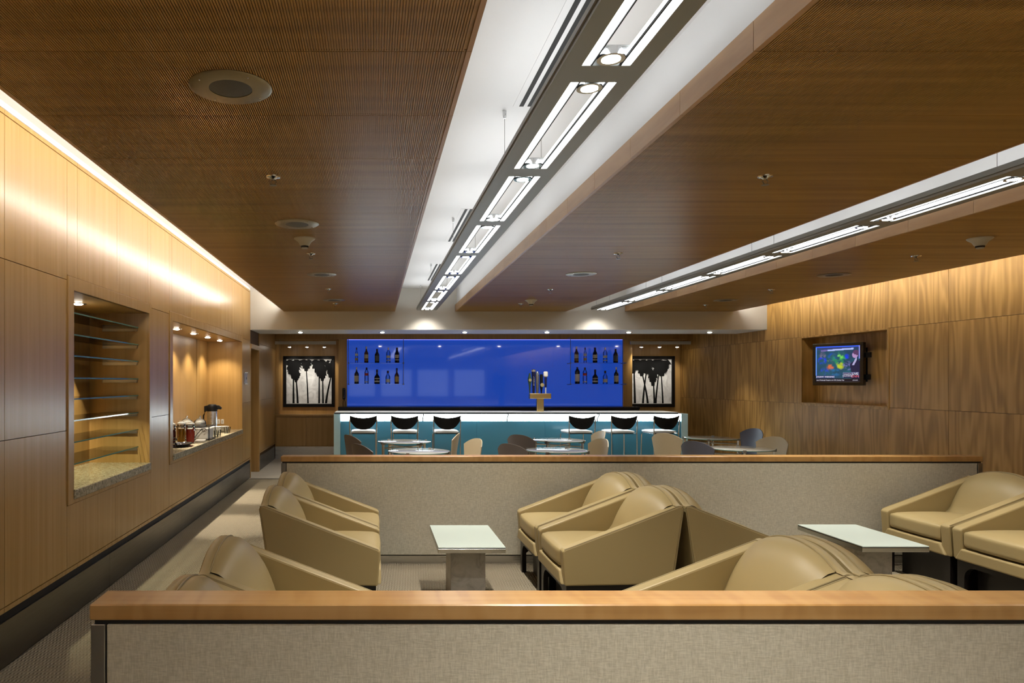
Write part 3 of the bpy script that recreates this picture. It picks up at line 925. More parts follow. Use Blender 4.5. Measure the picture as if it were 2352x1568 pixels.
M['dark_glass'] = plain('dark_bottle_glass', (.012, .008, .005), .08, spec=.6)
M['amber_glass'] = plain('amber_bottle_glass', (.085, .030, .008), .08, spec=.6)
M['pale_bottle'] = thin_glass('clear_bottle_glass', (.80, .86, .90))
M['label_cream'] = plain('cream_label', (.50, .47, .36), .6)
M['label_white'] = plain('white_label', (.70, .70, .66), .6)
M['label_dark'] = plain('slate_label', (.10, .12, .13), .6)
M['label_gold'] = plain('gold_label', (.46, .33, .10), .5)
M['label_red'] = plain('red_label', (.45, .04, .03), .5)
M['cap_dark'] = plain('dark_cap', (.05, .015, .012), .4)
M['cap_silver'] = plain('silver_cap', (.6, .6, .6), .3, .8)
BT = {  # radius, height, shoulder, neck radius, body material, cap, [(z0, z1, label material)]
    'slim clear': (.031, .315, .19, .011, 'pale_bottle', 'cap_dark', [(.05, .10, 'label_gold'), (.14, .19, 'label_white')]),
    'green-brown squarish': (.044, .335, .19, .016, 'amber_glass', 'cap_silver', [(.09, .17, 'label_cream'), (.05, .062, 'label_gold')]),
    'dark stout': (.048, .285, .165, .017, 'dark_glass', 'cap_dark', [(.03, .15, 'label_dark')]),
    'tall clear': (.042, .315, .20, .014, 'pale_bottle', 'cap_silver', [(.10, .15, 'label_white'), (.04, .06, 'label_white')]),
    'dark round-shouldered': (.047, .315, .185, .018, 'dark_glass', 'cap_dark', [(.095, .165, 'label_cream'), (.05, .068, 'label_white')]),
    'dark wine-shaped': (.046, .345, .20, .013, 'dark_glass', 'cap_silver', [(.045, .165, 'label_cream')]),
    'clear straight': (.042, .335, .235, .016, 'pale_bottle', 'cap_dark', [(.17, .22, 'label_red'), (.03, .05, 'label_white')]),
    'black flask-shaped': (.057, .295, .135, .018, 'dark_glass', 'cap_dark', [(.10, .115, 'label_white'), (.035, .065, 'label_white')]),
    'clear pear-shaped': (.046, .27, .14, .018, 'pale_bottle', 'cap_dark', [(.03, .10, 'label_white')]),
    'brown tapering': (.046, .325, .17, .015, 'amber_glass', 'cap_dark', [(.04, .15, 'label_gold')]),
    'black tall': (.049, .345, .25, .016, 'dark_glass', 'cap_dark', [(.05, .20, 'label_white')]),
}
bt_mesh = {}
def bottle(kind, x, z, label):
    r, h, hs, rn, bm_, cp_, labs = BT[kind]
    t = thing('bottle', label, 'bottle', (x, 14.36, z + .0005), group='bottles on the glass shelves')
    if kind not in bt_mesh:
        body = MB().lathe([(r * .92, 0), (r, .008), (r, hs), (r * .9, hs + .018), (rn * 1.3, hs + .055), (rn, hs + .075), (rn, h - .03)], seg=20).mesh('glass_body', bm_)
        cap = MB().lathe([(rn * 1.15, h - .05), (rn * 1.15, h - .002), (rn, h)], seg=14).mesh('cap', cp_)
        ls = [MB().lathe([(r + .0008, a), (r + .0008, b)], seg=20, cap=False).mesh('paper_label', lm) for a, b, lm in labs]
        bt_mesh[kind] = (body, cap, ls)
    body, cap, ls = bt_mesh[kind]
    link('glass_body', body, t); link('cap', cap, t)
    for l in ls: link('paper_label', l, t)
def px2x(px, y): return (px - PPX) * y / F_PX
sets = [((819, 841.4, 866, 892, 912), 1.995, ('slim clear', 'green-brown squarish', 'dark stout', 'tall clear', 'dark round-shouldered'), 'upper shelf by the wall phone'),
        ((819, 842, 866, 891, 911.5), 1.562, ('dark wine-shaped', 'clear straight', 'black flask-shaped', 'clear pear-shaped', 'brown tapering'), 'lower shelf by the wall phone'),
        ((1324, 1344, 1366.7, 1390, 1414), 1.995, ('green-brown squarish', 'slim clear', 'dark round-shouldered', 'tall clear', 'dark stout'), 'upper shelf towards the television wall'),
        ((1326, 1343.5, 1367, 1390, 1415.5), 1.562, ('black tall', 'clear straight', 'black flask-shaped', 'clear pear-shaped', 'dark wine-shaped'), 'lower shelf towards the television wall')]
for xs_, z, kinds, where in sets:
    for px, kd in zip(xs_, kinds):
        bottle(kd, px2x(px, 14.36), z, '%s liquor bottle on the %s' % (kd, where))

# ---------------------------------------------------------------- bar
bar = thing('bar_counter', 'teal fronted bar counter with a glowing white band under the top', 'bar', (2.43, 12.4, 0))
L0, L1 = -.715 - 2.43, 5.585 - 2.43
MB().box(L0 + .02, L1 - .24, -.16, .52, 1.045, 1.068, .003).build('counter_top', 'bar_top', bar)
MB().box(L0 + .02, L1 - .24, -.166, -.158, 1.036, 1.066).build('top_edge', 'bar_edge', bar)
MB().box(L0 + .02, L1 - .10, .06, .50, .0, 1.045).build('body', 'back_counter', bar)
nb = 5
for i in range(nb):
    a, b = L0 + .12 + (L1 - L0 - .24) * i / nb, L0 + .12 + (L1 - L0 - .24) * (i + 1) / nb
    MB().box(a + .001, b - .001, .0, .06, .02, .902, .002).build('front_panel', 'teal', bar)
    MB().box(a + .004, b - .004, .012, .06, .906, 1.034).build('light_band', 'bar_band', bar)
for a, b in ((L0, L0 + .118), (L1 - .118, L1)):
    MB().box(a, b, -.01, .5, .0, 1.036, .003).build('end_panel', 'pale_glass', bar)
for px in (972, 1166, 1374):
    x = px2x(px, 12.35) - 2.43
    MB().prism([(0, .90), (.02, .90), (.02, 1.035), (-.12, 1.035), (-.12, 1.02), (0, .94)], 'x', x - .008, x + .008) .build('counter_bracket', 'black', bar)
MB().tube([(L0 + .15, -.14, .22), (L1 - .15, -.14, .22)], .02, 10).build('foot_rail', 'chrome', bar)
for k in range(5):
    x = lerp(L0 + .3, L1 - .3, k / 4)
    MB().tube([(x, -.14, .22), (x, .01, .20)], .012, 8).build('foot_rail_bracket', 'chrome', bar)

bc = thing('back_counter', 'dark low counter under the blue glass wall', 'counter', (2.32, 14.3, 0))
MB().box(P0 - 2.32, P1 - 2.32, -.25, .195, 1.05, 1.095, .003).build('top', 'back_counter', bc)
nb = 6
for i in range(nb):
    a, b = P0 - 2.32 + (P1 - P0) * i / nb, P0 - 2.32 + (P1 - P0) * (i + 1) / nb
    MB().box(a + .002, b - .002, -.22, -.2, .1, 1.045).build('door', 'back_counter', bc)
MB().box(P0 - 2.32, P1 - 2.32, -.2, .195, 0, 1.05).build('body', 'back_counter', bc)

# beer tower
bt = thing('beer_tower', 'brass T-shaped beer tower with five tap handles on the bar', 'beer tap', (px2x(1240, 12.62), 12.62, 1.068))
s_ = 12.62 / F_PX
MB().box(-.062, .062, -.05, .05, 0, .008, .002).build('base_flange', 'brass', bt)
MB().box(-8 * s_, 8 * s_, -.04, .04, .006, .235, .006).build('column', 'brass', bt)
MB().box(-24.5 * s_, 24.5 * s_, -.055, .055, .232, .325, .006).build('manifold', 'brass', bt)
M['tap_green'] = plain('green_tap', (.03, .075, .045), .3)
M['tap_navy'] = plain('navy_tap', (.012, .014, .06), .25)
M['tap_steel'] = plain('steel_tap', (.32, .34, .36), .25, .8)
M['tap_gold'] = plain('gold_badge', (.46, .38, .18), .35, .4)
zt = .322
def lathe_part(nm, prof, x, mat, seg=16, parent=bt):
    return MB().lathe([(r, zt + h) for r, h in prof], (x, 0, 0), seg).build(nm, mat, parent)
h1 = lathe_part('tap_handle', [(.008, 0), (.012, .05), (.02, .16), (.034, .22), (.036, .27), (.022, .32), (.014, .37)], -24.5 * s_ + .01, 'tap_green')
MB().lathe([(.026, -.03), (.026, -.038)], (-24.5 * s_ + .01, 0, zt + .245), 16, 'y').build('badge', 'tap_gold', h1)
h2 = lathe_part('tap_handle', [(.018, 0), (.022, .05), (.03, .30), (.036, .38), (.037, .42), (.03, .44)], -14.5 * s_, 'tap_navy')
MB().lathe([(.0375, zt + .395), (.0385, zt + .415), (.0375, zt + .43)], (-14.5 * s_, 0, 0), 16, cap=False).build('collar', 'cap_silver', h2)
h3 = lathe_part('tap_handle', [(.018, 0), (.026, .06), (.032, .28), (.033, .33), (.026, .38), (.012, .40)], -6 * s_, 'tap_steel')
h4 = lathe_part('tap_handle', [(.010, 0), (.014, .05), (.028, .12), (.03, .3), (.026, .35)], 3.4 * s_, 'black')
MB().lathe([(.0, -.040), (.034, -.040), (.036, -.034), (.036, -.026)], (4.6 * s_, 0, zt + .155), 18, 'y', cap=False).build('badge', 'tap_gold', h4)
h5 = lathe_part('tap_handle', [(.010, 0), (.011, .11), (.018, .115), (.024, .27), (.022, .30)], 13.4 * s_, 'tap_navy')
MB().rbox((13.4 * s_, 0, zt + .35), (.040, .022, .05), .02, 4).build('crown', 'white_plastic', h5)
MB().lathe([(.0105, zt), (.0125, zt + .112)], (13.4 * s_, 0, 0), 10).build('stem', 'white_plastic', h5)
def text_obj(body, size, mat, parent, loc, rot, align='CENTER', ext=.0004):
    cu = bpy.data.curves.new('lettering', 'FONT')
    cu.body = body; cu.size = size; cu.align_x = align; cu.align_y = 'CENTER'; cu.extrude = ext
    tmp = bpy.data.objects.new('lettering_curve', cu); C.objects.link(tmp)
    bpy.context.view_layer.update()
    me = bpy.data.meshes.new_from_object(tmp.evaluated_get(bpy.context.evaluated_depsgraph_get()))
    bpy.data.objects.remove(tmp)
    me.materials.clear(); me.materials.append(M[mat])
    return link('lettering', me, parent, loc, rot)
for i, chh in enumerate('LAGER'):
    text_obj(chh, .034, 'white_plastic', h2, (-14.5 * s_, -.034, zt + .30 - .036 * i), (R(90), 0, 0))

# ---------------------------------------------------------------- bar stools
def make_stool():
    t = thing('bar_stool', 'stool', 'bar stool', group='bar stools')
    def back(u, v):
        a = lerp(-1, 1, u)
        zt_ = .995 + .042 * abs(a) ** 2
        zb = .80 + .15 * abs(a) ** 2.6
        z = lerp(zb, zt_, v)
        return (a * .232 * (1 - .03 * (1 - v)), -.235 - .045 * (1 - a * a) - .03 * (v - .4), z)
    def back2(u, v):
        p = back(u, v); return (p[0], p[1] + .014, p[2])
    mb = MB().grid(back, 17, 7).grid(back2, 17, 7)
    mb.build('backrest', 'black', t)
    def warp(x, y, z):
        return (0, 0, .012 * (1 - x * x) * (1 - y * y) if z > 0 else 0)
    MB().rbox((0, 0, .755), (.205, .21, .022), .02, 6, warp).build('seat', 'seat_light', t)
    MB().box(-.19, .19, -.19, .19, .722, .734).build('seat_pan', 'black', t)
    for s in (-1, 1):
        MB().tube([(s * .225, -.25, 0), (s * .222, -.235, .72), (s * .228, -.245, .97)], .010, 8).build('leg', 'chrome', t)
        MB().tube([(s * .215, .21, 0), (s * .205, .20, .69), (s * .205, .16, .725), (s * .215, -.19, .725), (s * .222, -.235, .74)], .010, 8).build('leg', 'chrome', t)
        MB().tube([(s * .22, -.245, .25), (s * .213, .208, .25)], .008, 8).build('side_rail', 'chrome', t)
    MB().tube([(-.213, .208, .25), (.213, .208, .25)], .010, 8).build('footrest', 'chrome', t)
    return t
st0 = make_stool()
for k, (px, rz) in enumerate(((834.5, 0), (931.5, -4), (1027, 0), (1334, 6), (1431, 6), (1527, 8))):
    loc = (px2x(px, 11.68), 11.93, .002)
    lab = '%s black-backed bar stool with pale seat, counted along the bar from the wall phone end' % ORD[k]
    if k == 0:
        st0.location = loc; st0.rotation_euler = (0, 0, R(rz)); st0['label'] = lab
    else:
        dup(st0, loc, R(rz), lab)

# ---------------------------------------------------------------- round glass tables and shell chairs
def make_table():
    t = thing('round_table', 'table', 'table', group='round glass tables')
    MB().lathe([(.380, .728), (.386, .731), (.386, .737), (.380, .740)], seg=48).build('glass_top', 'table_glass', t)
    MB().lathe([(.3865, .729), (.3872, .734), (.3865, .739)], seg=48, cap=False).build('glass_rim', 'glass_edge', t)
    for k in range(4):
        a = R(90 * k)
        c, s = math.cos(a), math.sin(a)
        lg = MB().box(-.014, .014, -.014, .014, 0, .715, .002).build('leg', 'chrome', t, (.372 * c, .372 * s, 0), (0, 0, a))
        MB().box(-.05, .03, -.02, .02, .712, .728, .002).box(.016, .030, -.02, .02, .712, .748, .002).build('clamp', 'bracket', lg)
    MB().tube([(-.36, 0, .66), (.36, 0, .66)], .010, 8).tube([(0, -.36, .66), (0, .36, .66)], .010, 8).build('cross_rail', 'chrome', t)
    return t
TB = [(.44, 10.1, 'round glass table by the bar stools, nearest the wall phone end'), (.566, 8.71, 'round glass table along the partition, towards the niche wall'),
      (2.74, 10.35, 'round glass table by the bar stools, in front of the beer tower'), (2.32, 8.82, 'round glass table along the partition, in line with the beer tower'),
      (5.20, 10.75, 'round glass table by the end of the bar, towards the television wall'), (4.77, 9.05, 'round glass table along the partition, towards the television wall')]
tb0 = make_table()
tables = []
for k, (x, y, lab) in enumerate(TB):
    if k == 0: tb0.location = (x, y, 0); tb0['label'] = lab; tables.append(tb0)
    else: tables.append(dup(tb0, (x, y, 0), 0, lab))

def make_shell_chair(mat):
    t = thing('shell_chair', 'chair', 'chair', group='shell chairs')
    def back(u, v, off=0.0):
        a = lerp(-1, 1, u)
        wv = lerp(.165, .235, v ** .8)
        zt_ = .872 - .085 * abs(a) ** 2.6
        z = lerp(.44, zt_, v)
        return (a * wv, -.19 - .07 * v + .085 * abs(a) ** 2 * (.4 + .6 * v) + off, z)
    MB().grid(back, 17, 11).grid(lambda u, v: back(u, v, .012), 17, 11) \
        .grid(lambda u, v: back(u, 1, .012 * v), 17, 3).grid(lambda u, v: back(0, u, .012 * v), 11, 3).grid(lambda u, v: back(1, u, .012 * v), 11, 3).build('backrest', mat, t)
    def warp(x, y, z): return (0, 0, -.012 * (1 - x * x) * (1 - y * y) if z > 0 else 0)
    MB().rbox((0, .02, .445), (.215, .215, .018), .016, 6, warp).build('seat', mat, t)
    for sx in (-1, 1):
        for sy in (-1, 1):
            MB().tube([(sx * .17, .02 + sy * .16, .43), (sx * .20, .02 + sy * .19, 0)], [.011, .009], 8).build('leg', 'chrome', t)
    return t
SC = [(-.2, 9.73, 0, 'grey', 'taupe shell chair at the glass table by the phone-end bar stools'),
      (-.02, 8.34, 1, 'grey', 'taupe shell chair at the partition-side table towards the niche wall'),
      (1.03, 9.98, 0, 'beige', 'beige shell chair at the glass table by the phone-end bar stools'),
      (1.14, 8.92, 1, 'beige', 'beige shell chair at the partition-side table towards the niche wall'),
      (2.07, 9.73, 2, 'grey', 'taupe shell chair at the glass table in front of the beer tower'),
      (1.67, 8.31, 3, 'grey', 'taupe shell chair at the partition-side table in line with the beer tower'),
      (3.32, 10.4, 2, 'beige', 'beige shell chair at the glass table in front of the beer tower'),
      (2.86, 8.95, 3, 'beige', 'beige shell chair at the partition-side table in line with the beer tower'),
      (4.31, 10.07, 4, 'beige', 'beige shell chair at the table by the television end of the bar'),
      (4.03, 8.65, 5, 'blue', 'slate blue shell chair at the partition-side table towards the television wall'),
      (5.79, 10.9, 4, 'blue', 'slate blue shell chair at the table by the television end of the bar'),
      (5.28, 9.27, 5, 'beige', 'beige shell chair at the partition-side table towards the television wall')]
shell0 = {}
def clearance(ti, ang_, spots):
    """smallest gap between the table's legs and the seats pushed under it"""
    best = 9.0
    for k in range(4):
        lx_, ly_ = TB[ti][0] + .375 * math.cos(ang_ + R(90 * k)), TB[ti][1] + .375 * math.sin(ang_ + R(90 * k))
        for (x, y, rz) in spots:
            dx, dy = lx_ - x, ly_ - y
            u, v = dx * math.cos(-rz) - dy * math.sin(-rz), dx * math.sin(-rz) + dy * math.cos(-rz) - .02
            best = min(best, max(abs(u) - .25, abs(v) - .26))
    return best
placed = {}
for ti in range(len(TB)):
    mine = [c for c in SC if c[2] == ti]
    tx, ty = TB[ti][0], TB[ti][1]
    push = .15                                    # how far the seat centre lies in from the backrest
    while True:
        spots = []
        for c in mine:
            d = math.hypot(tx - c[0], ty - c[1])
            spots.append((c[0] + (tx - c[0]) / d * push, c[1] + (ty - c[1]) / d * push, math.atan2(ty - c[1], tx - c[0]) - math.pi / 2))
        cl2, ang_ = max((clearance(ti, R(q), spots), R(q)) for q in range(0, 90, 2))
        if cl2 > .012 or push < -.3: break
        push -= .03
    tables[ti].rotation_euler = (0, 0, ang_)
    for c, sp_ in zip(mine, spots): placed[c[4]] = sp_
for x, y, ti, colr, lab in SC:
    x, y, rz = placed[lab]
    if colr not in shell0:
        o = make_shell_chair(colr if colr == 'beige' else colr + '_shell'); shell0[colr] = o
        o.location = (x, y, 0.0); o.rotation_euler = (0, 0, rz); o['label'] = lab
    else:
        dup(shell0[colr], (x, y, 0), rz, lab)

# ---------------------------------------------------------------- framed palm prints with picture lights
def palm_print(x0, x1, z0, z1, trunks, crowns, label, seed):
    rnd = random.Random(seed)
    cx, cz = (x0 + x1) / 2, z0
    crowns = [(a, b - .01, c * 1.3, d * 1.12) for a, b, c, d in crowns]
    t = thing('framed_print', label, 'picture', (cx, YP, cz))
    w, h = (x1 - x0) / 2, z1 - z0
    fw = .066
    MB().box(-w, w, -.035, -.001, h - fw, h, .004).box(-w, w, -.035, -.001, 0, fw, .004).box(-w, -w + fw, -.035, -.001, fw, h - fw, .004) \
        .box(w - fw, w, -.035, -.001, fw, h - fw, .004).build('frame', 'frame_black', t)
    MB().box(-w + fw, w - fw, -.026, -.012, fw, fw + .009).box(-w + fw, w - fw, -.026, -.012, h - fw - .005, h - fw).build('inner_lip', 'print_lip', t)
    iw, ih = 2 * (w - fw), h - 2 * fw
    MB().box(-w + fw, w - fw, -.012, -.002, fw, h - fw).build('print', 'print_silver', t)
    def P(u, v): return (-w + fw + max(.0, min(1, u)) * iw, fw + max(0.012, min(.995, v)) * ih)
    for k, (tr, cr) in enumerate(zip(trunks, crowns)):
        bm = bmesh.new()
        def poly(pts, y):
            vs_ = [bm.verts.new((p[0], y, p[1])) for p in pts]
            try: bm.faces.new(vs_)
            except ValueError: pass
        (u0, v0), (u1, v1), wd = tr
        n = 8
        cl, crr = [], []
        for i in range(n + 1):
            f = i / n
            u = lerp(u0, u1, f ** 1.35); v = lerp(v0, v1, f)
            ww = wd * lerp(1.45, .8, f)
            cl.append((u - ww, v)); crr.append((u + ww, v))
        for i in range(n):
            poly([P(*cl[i]), P(*crr[i]), P(*crr[i + 1]), P(*cl[i + 1])], -.0125 - k * .00004)
        if cr:
            cu_, cv_, ru, rv = cr
            top_v = min(1.0, cv_ + rv)
            m_ = 9
            lft, rgt = [], []
            for i in range(m_ + 1):          # ragged hanging skirt, wide at the top and narrowing to the trunk
                f = i / m_
                v = lerp(top_v, cv_ - rv, f)
                wv = ru * (1 - f ** 1.7) * (.86 if i % 2 else 1.12) * rnd.uniform(.85, 1.1) + .008
                lft.append((cu_ - wv, v - (.03 if i % 2 == 0 else -.01))); rgt.append((cu_ + wv * rnd.uniform(.85, 1.1), v - (.03 if i % 2 == 0 else -.01)))
            for i in range(m_):
                poly([P(*lft[i]), P(*rgt[i]), P(*rgt[i + 1]), P(*lft[i + 1])], -.0126 - k * .00004)
            for i in range(34):
                sd = rnd.choice((-1, 1)); f = rnd.uniform(.0, .8)
                bx = cu_; by = lerp(top_v, cv_ - rv, f * .7) + .03
                ex = cu_ + sd * ru * (1 - f ** 1.6) * rnd.uniform(.9, 1.3); ey = lerp(top_v, cv_ - rv, f) - rv * rnd.uniform(.18, .4)
                wdt = rnd.uniform(.012, .026)
                poly([P(bx, by), P((bx + ex) / 2, (by + ey) / 2 + wdt + .03), P(ex, ey), P((bx + ex) / 2, (by + ey) / 2 - wdt + .02)], -.0127 - k * .00004 - i * .000002)
        me = bpy.data.meshes.new('palm_silhouette'); bm.to_mesh(me); bm.free()
        me.materials.append(M['ink'])
        link('palm_silhouette', me, t)
    return t
def UV(x, y, xa, ya, xw, yh): return ((x - xa) / xw, 1 - (y - ya) / yh)
A_ = (310, 520, 790, 785)
tl = [((435, 1305), (432, 700), .016), ((508, 1305), (478, 830), .016), ((688, 1305), (655, 640), .012), ((882, 1305), (884, 700), .014), ((950, 1305), (942, 800), .014), ((1003, 1305), (1092, 820), .017)]
cl_ = [(435, 660, 115, 190), (478, 830, 55, 75), (655, 590, 75, 120), (880, 660, 105, 150), (938, 790, 60, 95), (1075, 700, 70, 130)]
def conv(tr, cr, a):
    return ([(UV(*p, *a), UV(*q, *a), w_) for p, q, w_ in tr], [(*UV(c[0], c[1], *a), c[2] / a[2], c[3] / a[3]) for c in cr])
palm_print(-1.935, -.838, 1.068, 2.152, *conv(tl, cl_, A_), 'black framed silver palm print above the low cabinet by the doorway', 3)
B_ = (60, 515, 825, 785)
tr_ = [((215, 1298), (198, 700), .018), ((362, 1298), (432, 700), .016), ((450, 1298), (345, 760), .016), ((572, 1298), (552, 900), .015), ((596, 1298), (655, 760), .015), ((726, 1298), (692, 720), .013)]
cr_ = [(190, 620, 110, 130), (430, 600, 130, 150), (340, 690, 90, 110), (545, 830, 85, 140), (640, 640, 90, 130), (705, 640, 135, 160)]
palm_print(5.318, 6.412, 1.068, 2.152, *conv(tr_, cr_, B_), 'black framed silver palm print in the recess by the television wall', 9)

def picture_light(xa, xb, heads, label):
    t = thing('picture_light', label, 'picture light', ((xa + xb) / 2, 14.3, 2.37))
    hw_ = (xb - xa) / 2
    MB().box(-hw_, hw_, -.02, .02, 0, .066, .003).build('rail', 'detector', t)
    for s in (-1, 1):
        MB().box(s * hw_ * .8 - .012, s * hw_ * .8 + .012, .02, .202, .05, .064).build('wall_arm', 'bracket', t)
    for px, tilt in heads:
        x = px2x(px, 14.25) - (xa + xb) / 2
        hd = link('spot_head', None, t, (x, -.005, -.002), (R(0), 0, 0))
        hd.empty_display_size = .02
        MB().tube([(0, 0, 0), (0, 0, -.03)], .004, 6).build('stem', 'chrome', hd)
        MB().lathe([(.012, .0), (.03, -.02), (.034, -.03)], (0, .0, -.022), 14).build('reflector', 'chrome', hd)
        MB().lathe([(.0, -.060), (.027, -.057), (.03, -.052)], (0, 0, 0), 14, cap=False).build('lamp_lens', 'lens', hd)
        MB().tube([(0, 0, -.055), (tilt * .03, -.005, -.12)], .004, 6).build('aiming_pin', 'chrome', hd)
        spot_lamp(hd, (0, .02, -.07), (R(40), 0, 0), PICT_W, 70, .7, (1, .93, .82))
picture_light(-2.03, -.78, ((664.7, 1), (704.8, 0), (744.4, -1)), 'picture light rail with three small spots over the doorway-side palm print')
picture_light(5.26, 6.5, ((1475, 0), (1517, -.5), (1557.5, -.7)), 'picture light rail with three small spots by the television wall')

# low cabinet beneath the first print
cb = thing('low_cabinet', 'low wood cabinet with steel kick plate under the palm print', 'cabinet', ((XL + P0) / 2, 14.62, 0))
cw = (P0 - XL) / 2 - .004
MB().box(-cw, cw, -.15, .24, .26, .885).build('body', 'wood_back', cb)
for a, b in ((-cw + .03, -.02), (-.016, cw - .004)):
    MB().box(a, b, -.17, -.15, .275, .868, .002).build('door', 'wood_cab', cb)
MB().box(-cw, cw, -.178, .245, .885, .921, .003).build('counter_top', 'wood_cab', cb)
MB().box(-cw, cw, -.14, .2, .0, .262).build('kick_plate', 'steel', cb)

# wall phone
ph = thing('wall_phone', 'black wall phone with a hanging cord loop beside the blue glass', 'phone', (-.625, YB, 1.23))
MB().rbox((0, -.02, .125), (.032, .02, .12), .018, 5).build('base', 'black', ph)
MB().rbox((0, -.055, .13), (.024, .02, .118), .018, 6, lambda x, y, z: (0, -.012 * (abs(z) > .6), 0)).build('handset', 'black_gloss', ph)
loop = [(.004 + .022 * math.sin(R(a)), -.03, -.085 + .085 * math.cos(R(a))) for a in range(0, 361, 20)]
MB().tube(loop, .006, 6).build('cord', 'black', ph)

# room sign by the doorway
sg = thing('wall_sign', 'small steel room sign on the niche wall by the doorway', 'sign', (XL, 11.15, 1.56))
MB().box(.001, .008, -.13, .13, .02, .18).build('plate', 'steel', sg)
for z in (.0, .18):
    MB().box(.001, .016, -.14, .14, z, z + .018, .002).build('clamp_bar', 'chrome', sg)
MB().lathe([(.0, .0105), (.02, .0105), (.02, .0085)], (0, .06, .1), 14, 'x', cap=False).build('symbol', 'black', sg)

# ---------------------------------------------------------------- glass shelves in the first niche
gl = MB().box(-.165, .165, -.795, .795, -.005, .005, .0012).mesh('glass_plate', 'clear_glass')
ge = MB().box(.1645, .1662, -.795, .795, -.005, .005).mesh('glass_edge', 'glass_edge')
bk = MB().box(-.16, .155, -.006, .006, -.034, -.0055, .001).box(-.16, .155, -.016, .006, -.034, -.030).mesh('bracket', 'bracket')
for k, z in enumerate((2.095, 1.939, 1.787, 1.628, 1.477, 1.322, 1.167, 1.01)):
    t = thing('glass_shelf', '%s glass shelf from the top in the shelf niche' % ORD[k], 'shelf', (-2.315, 5.56, z), group='niche glass shelves')
    link('glass_plate', gl, t); link('glass_edge', ge, t)
    link('bracket', bk, t, (0, .7935, 0)); link('bracket', bk, t, (0, -.7935, 0), (0, 0, math.pi))

# ---------------------------------------------------------------- buffet in the second niche
SZ = .8665
ap = thing('airpot', 'steel airpot coffee dispenser with black pump lid in the buffet niche', 'airpot', (-2.345, 10.1, SZ))
MB().lathe([(.070, 0), (.072, .01), (.072, .30), (.066, .318)], seg=28).build('body', 'steel', ap)
MB().lathe([(.074, 0), (.076, .006), (.074, .018)], seg=28).build('base_ring', 'black', ap)
MB().lathe([(.070, .31), (.076, .33), (.074, .385), (.055, .408), (.03, .412)], seg=28).build('lid', 'black', ap)
MB().prism([(.03, .33), (.03, .40), (.10, .395), (.135, .365), (.13, .335), (.10, .34)], 'y', -.03, .03, .006, 2).build('spout', 'black', ap)
MB().prism([(-.04, .33), (-.04, .40), (-.11, .385), (-.11, .30), (-.10, .30)], 'y', -.035, .035, .005, 2).build('pump_lever', 'black', ap)
MB().tube([(-.09, 0, .33), (-.125, 0, .25), (-.13, 0, .12), (-.075, 0, .08)], .011, 8).build('handle', 'black', ap)
M['juice_orange'] = plain('orange_juice', (.90, .42, .015), .3)
M['juice_red'] = plain('red_juice', (.62, .03, .02), .25)
M['juice_dark'] = plain('cranberry_juice', (.13, .010, .012), .25)
def juice(x, y, mat, label):
    t = thing('juice_jug', label, 'jug', (x, y, SZ), group='juice jugs')
    MB().lathe([(.040, 0), (.047, .01), (.054, .10), (.052, .175), (.047, .20), (.049, .222)], seg=20, cap=False).build('jug_glass', 'clear_glass', t)
    MB().lathe([(.037, .004), (.044, .012), (.051, .10), (.049, .165)], seg=20).build('juice', mat, t)
    MB().lathe([(.050, .218), (.051, .236), (.03, .243), (.028, .256), (.0, .258)], seg=20, cap=False).build('lid', 'white_plastic', t)
    MB().tube([(.050, 0, .18), (.085, 0, .17), (.085, 0, .08), (.052, 0, .06)], .007, 8).build('handle', 'clear_glass', t)
juice(-2.215, 8.40, 'juice_red', 'glass jug of bright red juice with white lid on the buffet')
juice(-2.352, 8.50, 'juice_orange', 'glass jug of orange juice with white lid on the buffet')
juice(-2.41, 8.28, 'juice_dark', 'glass jug of dark cranberry juice with white lid on the buffet')
rk = thing('buffet_rack', 'black wire scroll rack holding a white bin on the buffet', 'rack', (-2.29, 8.93, SZ))
MB().box(-.20, .20, -.155, .155, .012, .150, .01).build('bin', 'porcelain', rk)
for sx in (-1, 1):
    for sy in (-1, 1):
        MB().tube([(sx * .215, sy * .17, 0), (sx * .215, sy * .17, .175)], .006, 6).build('post', 'black', rk)
for z in (.008, .170):
    MB().tube([(-.215, -.17, z), (.215, -.17, z), (.215, .17, z), (-.215, .17, z), (-.215, -.17, z)], .0055, 6).build('ring_rail', 'black', rk)
def spiral(cx, cz, sgn):
    return [(cx + sgn * (.034 - .0034 * k) * math.cos(R(48 * k)), -.172, cz + (.034 - .0034 * k) * math.sin(R(48 * k))) for k in range(9)]
for cx in (-.13, .02, .15):
    MB().tube(spiral(cx, .125, 1), .004, 6).build('scroll', 'black', rk)
MB().tube([(.03, -.172, .035), (.13, -.172, .15)], .0045, 6).build('scroll', 'black', rk)
for k, (sx, nm) in enumerate(((-.11, 'farther from the aisle'), (.06, 'nearer the aisle'))):
    t = thing('lidded_jar', 'clear glass jar with domed knob lid on the wire rack, ' + nm, 'jar', (-2.29 + sx, 8.93, SZ + .1505), group='lidded jars')
    MB().lathe([(.07, 0), (.078, .01), (.078, .05)], seg=20).build('jar', 'clear_glass', t)
    MB().lathe([(.066, .004), (.072, .012), (.07, .06), (.04, .085), (.0, .09)], seg=16, cap=False).build('contents', 'porcelain', t)
    MB().lathe([(.08, .05), (.07, .085), (.035, .112), (.012, .12)], seg=20).build('dome_lid', 'clear_glass', t)
    MB().lathe([(.006, .118), (.017, .135), (.012, .15), (.0, .153)], seg=12, cap=False).build('knob', 'chrome', t)
bowl_me = MB().lathe([(.035, 0), (.05, .006), (.085, .05), (.088, .055), (.082, .053), (.048, .010), (.0, .008)], seg=24, cap=False).mesh('bowl', 'porcelain')
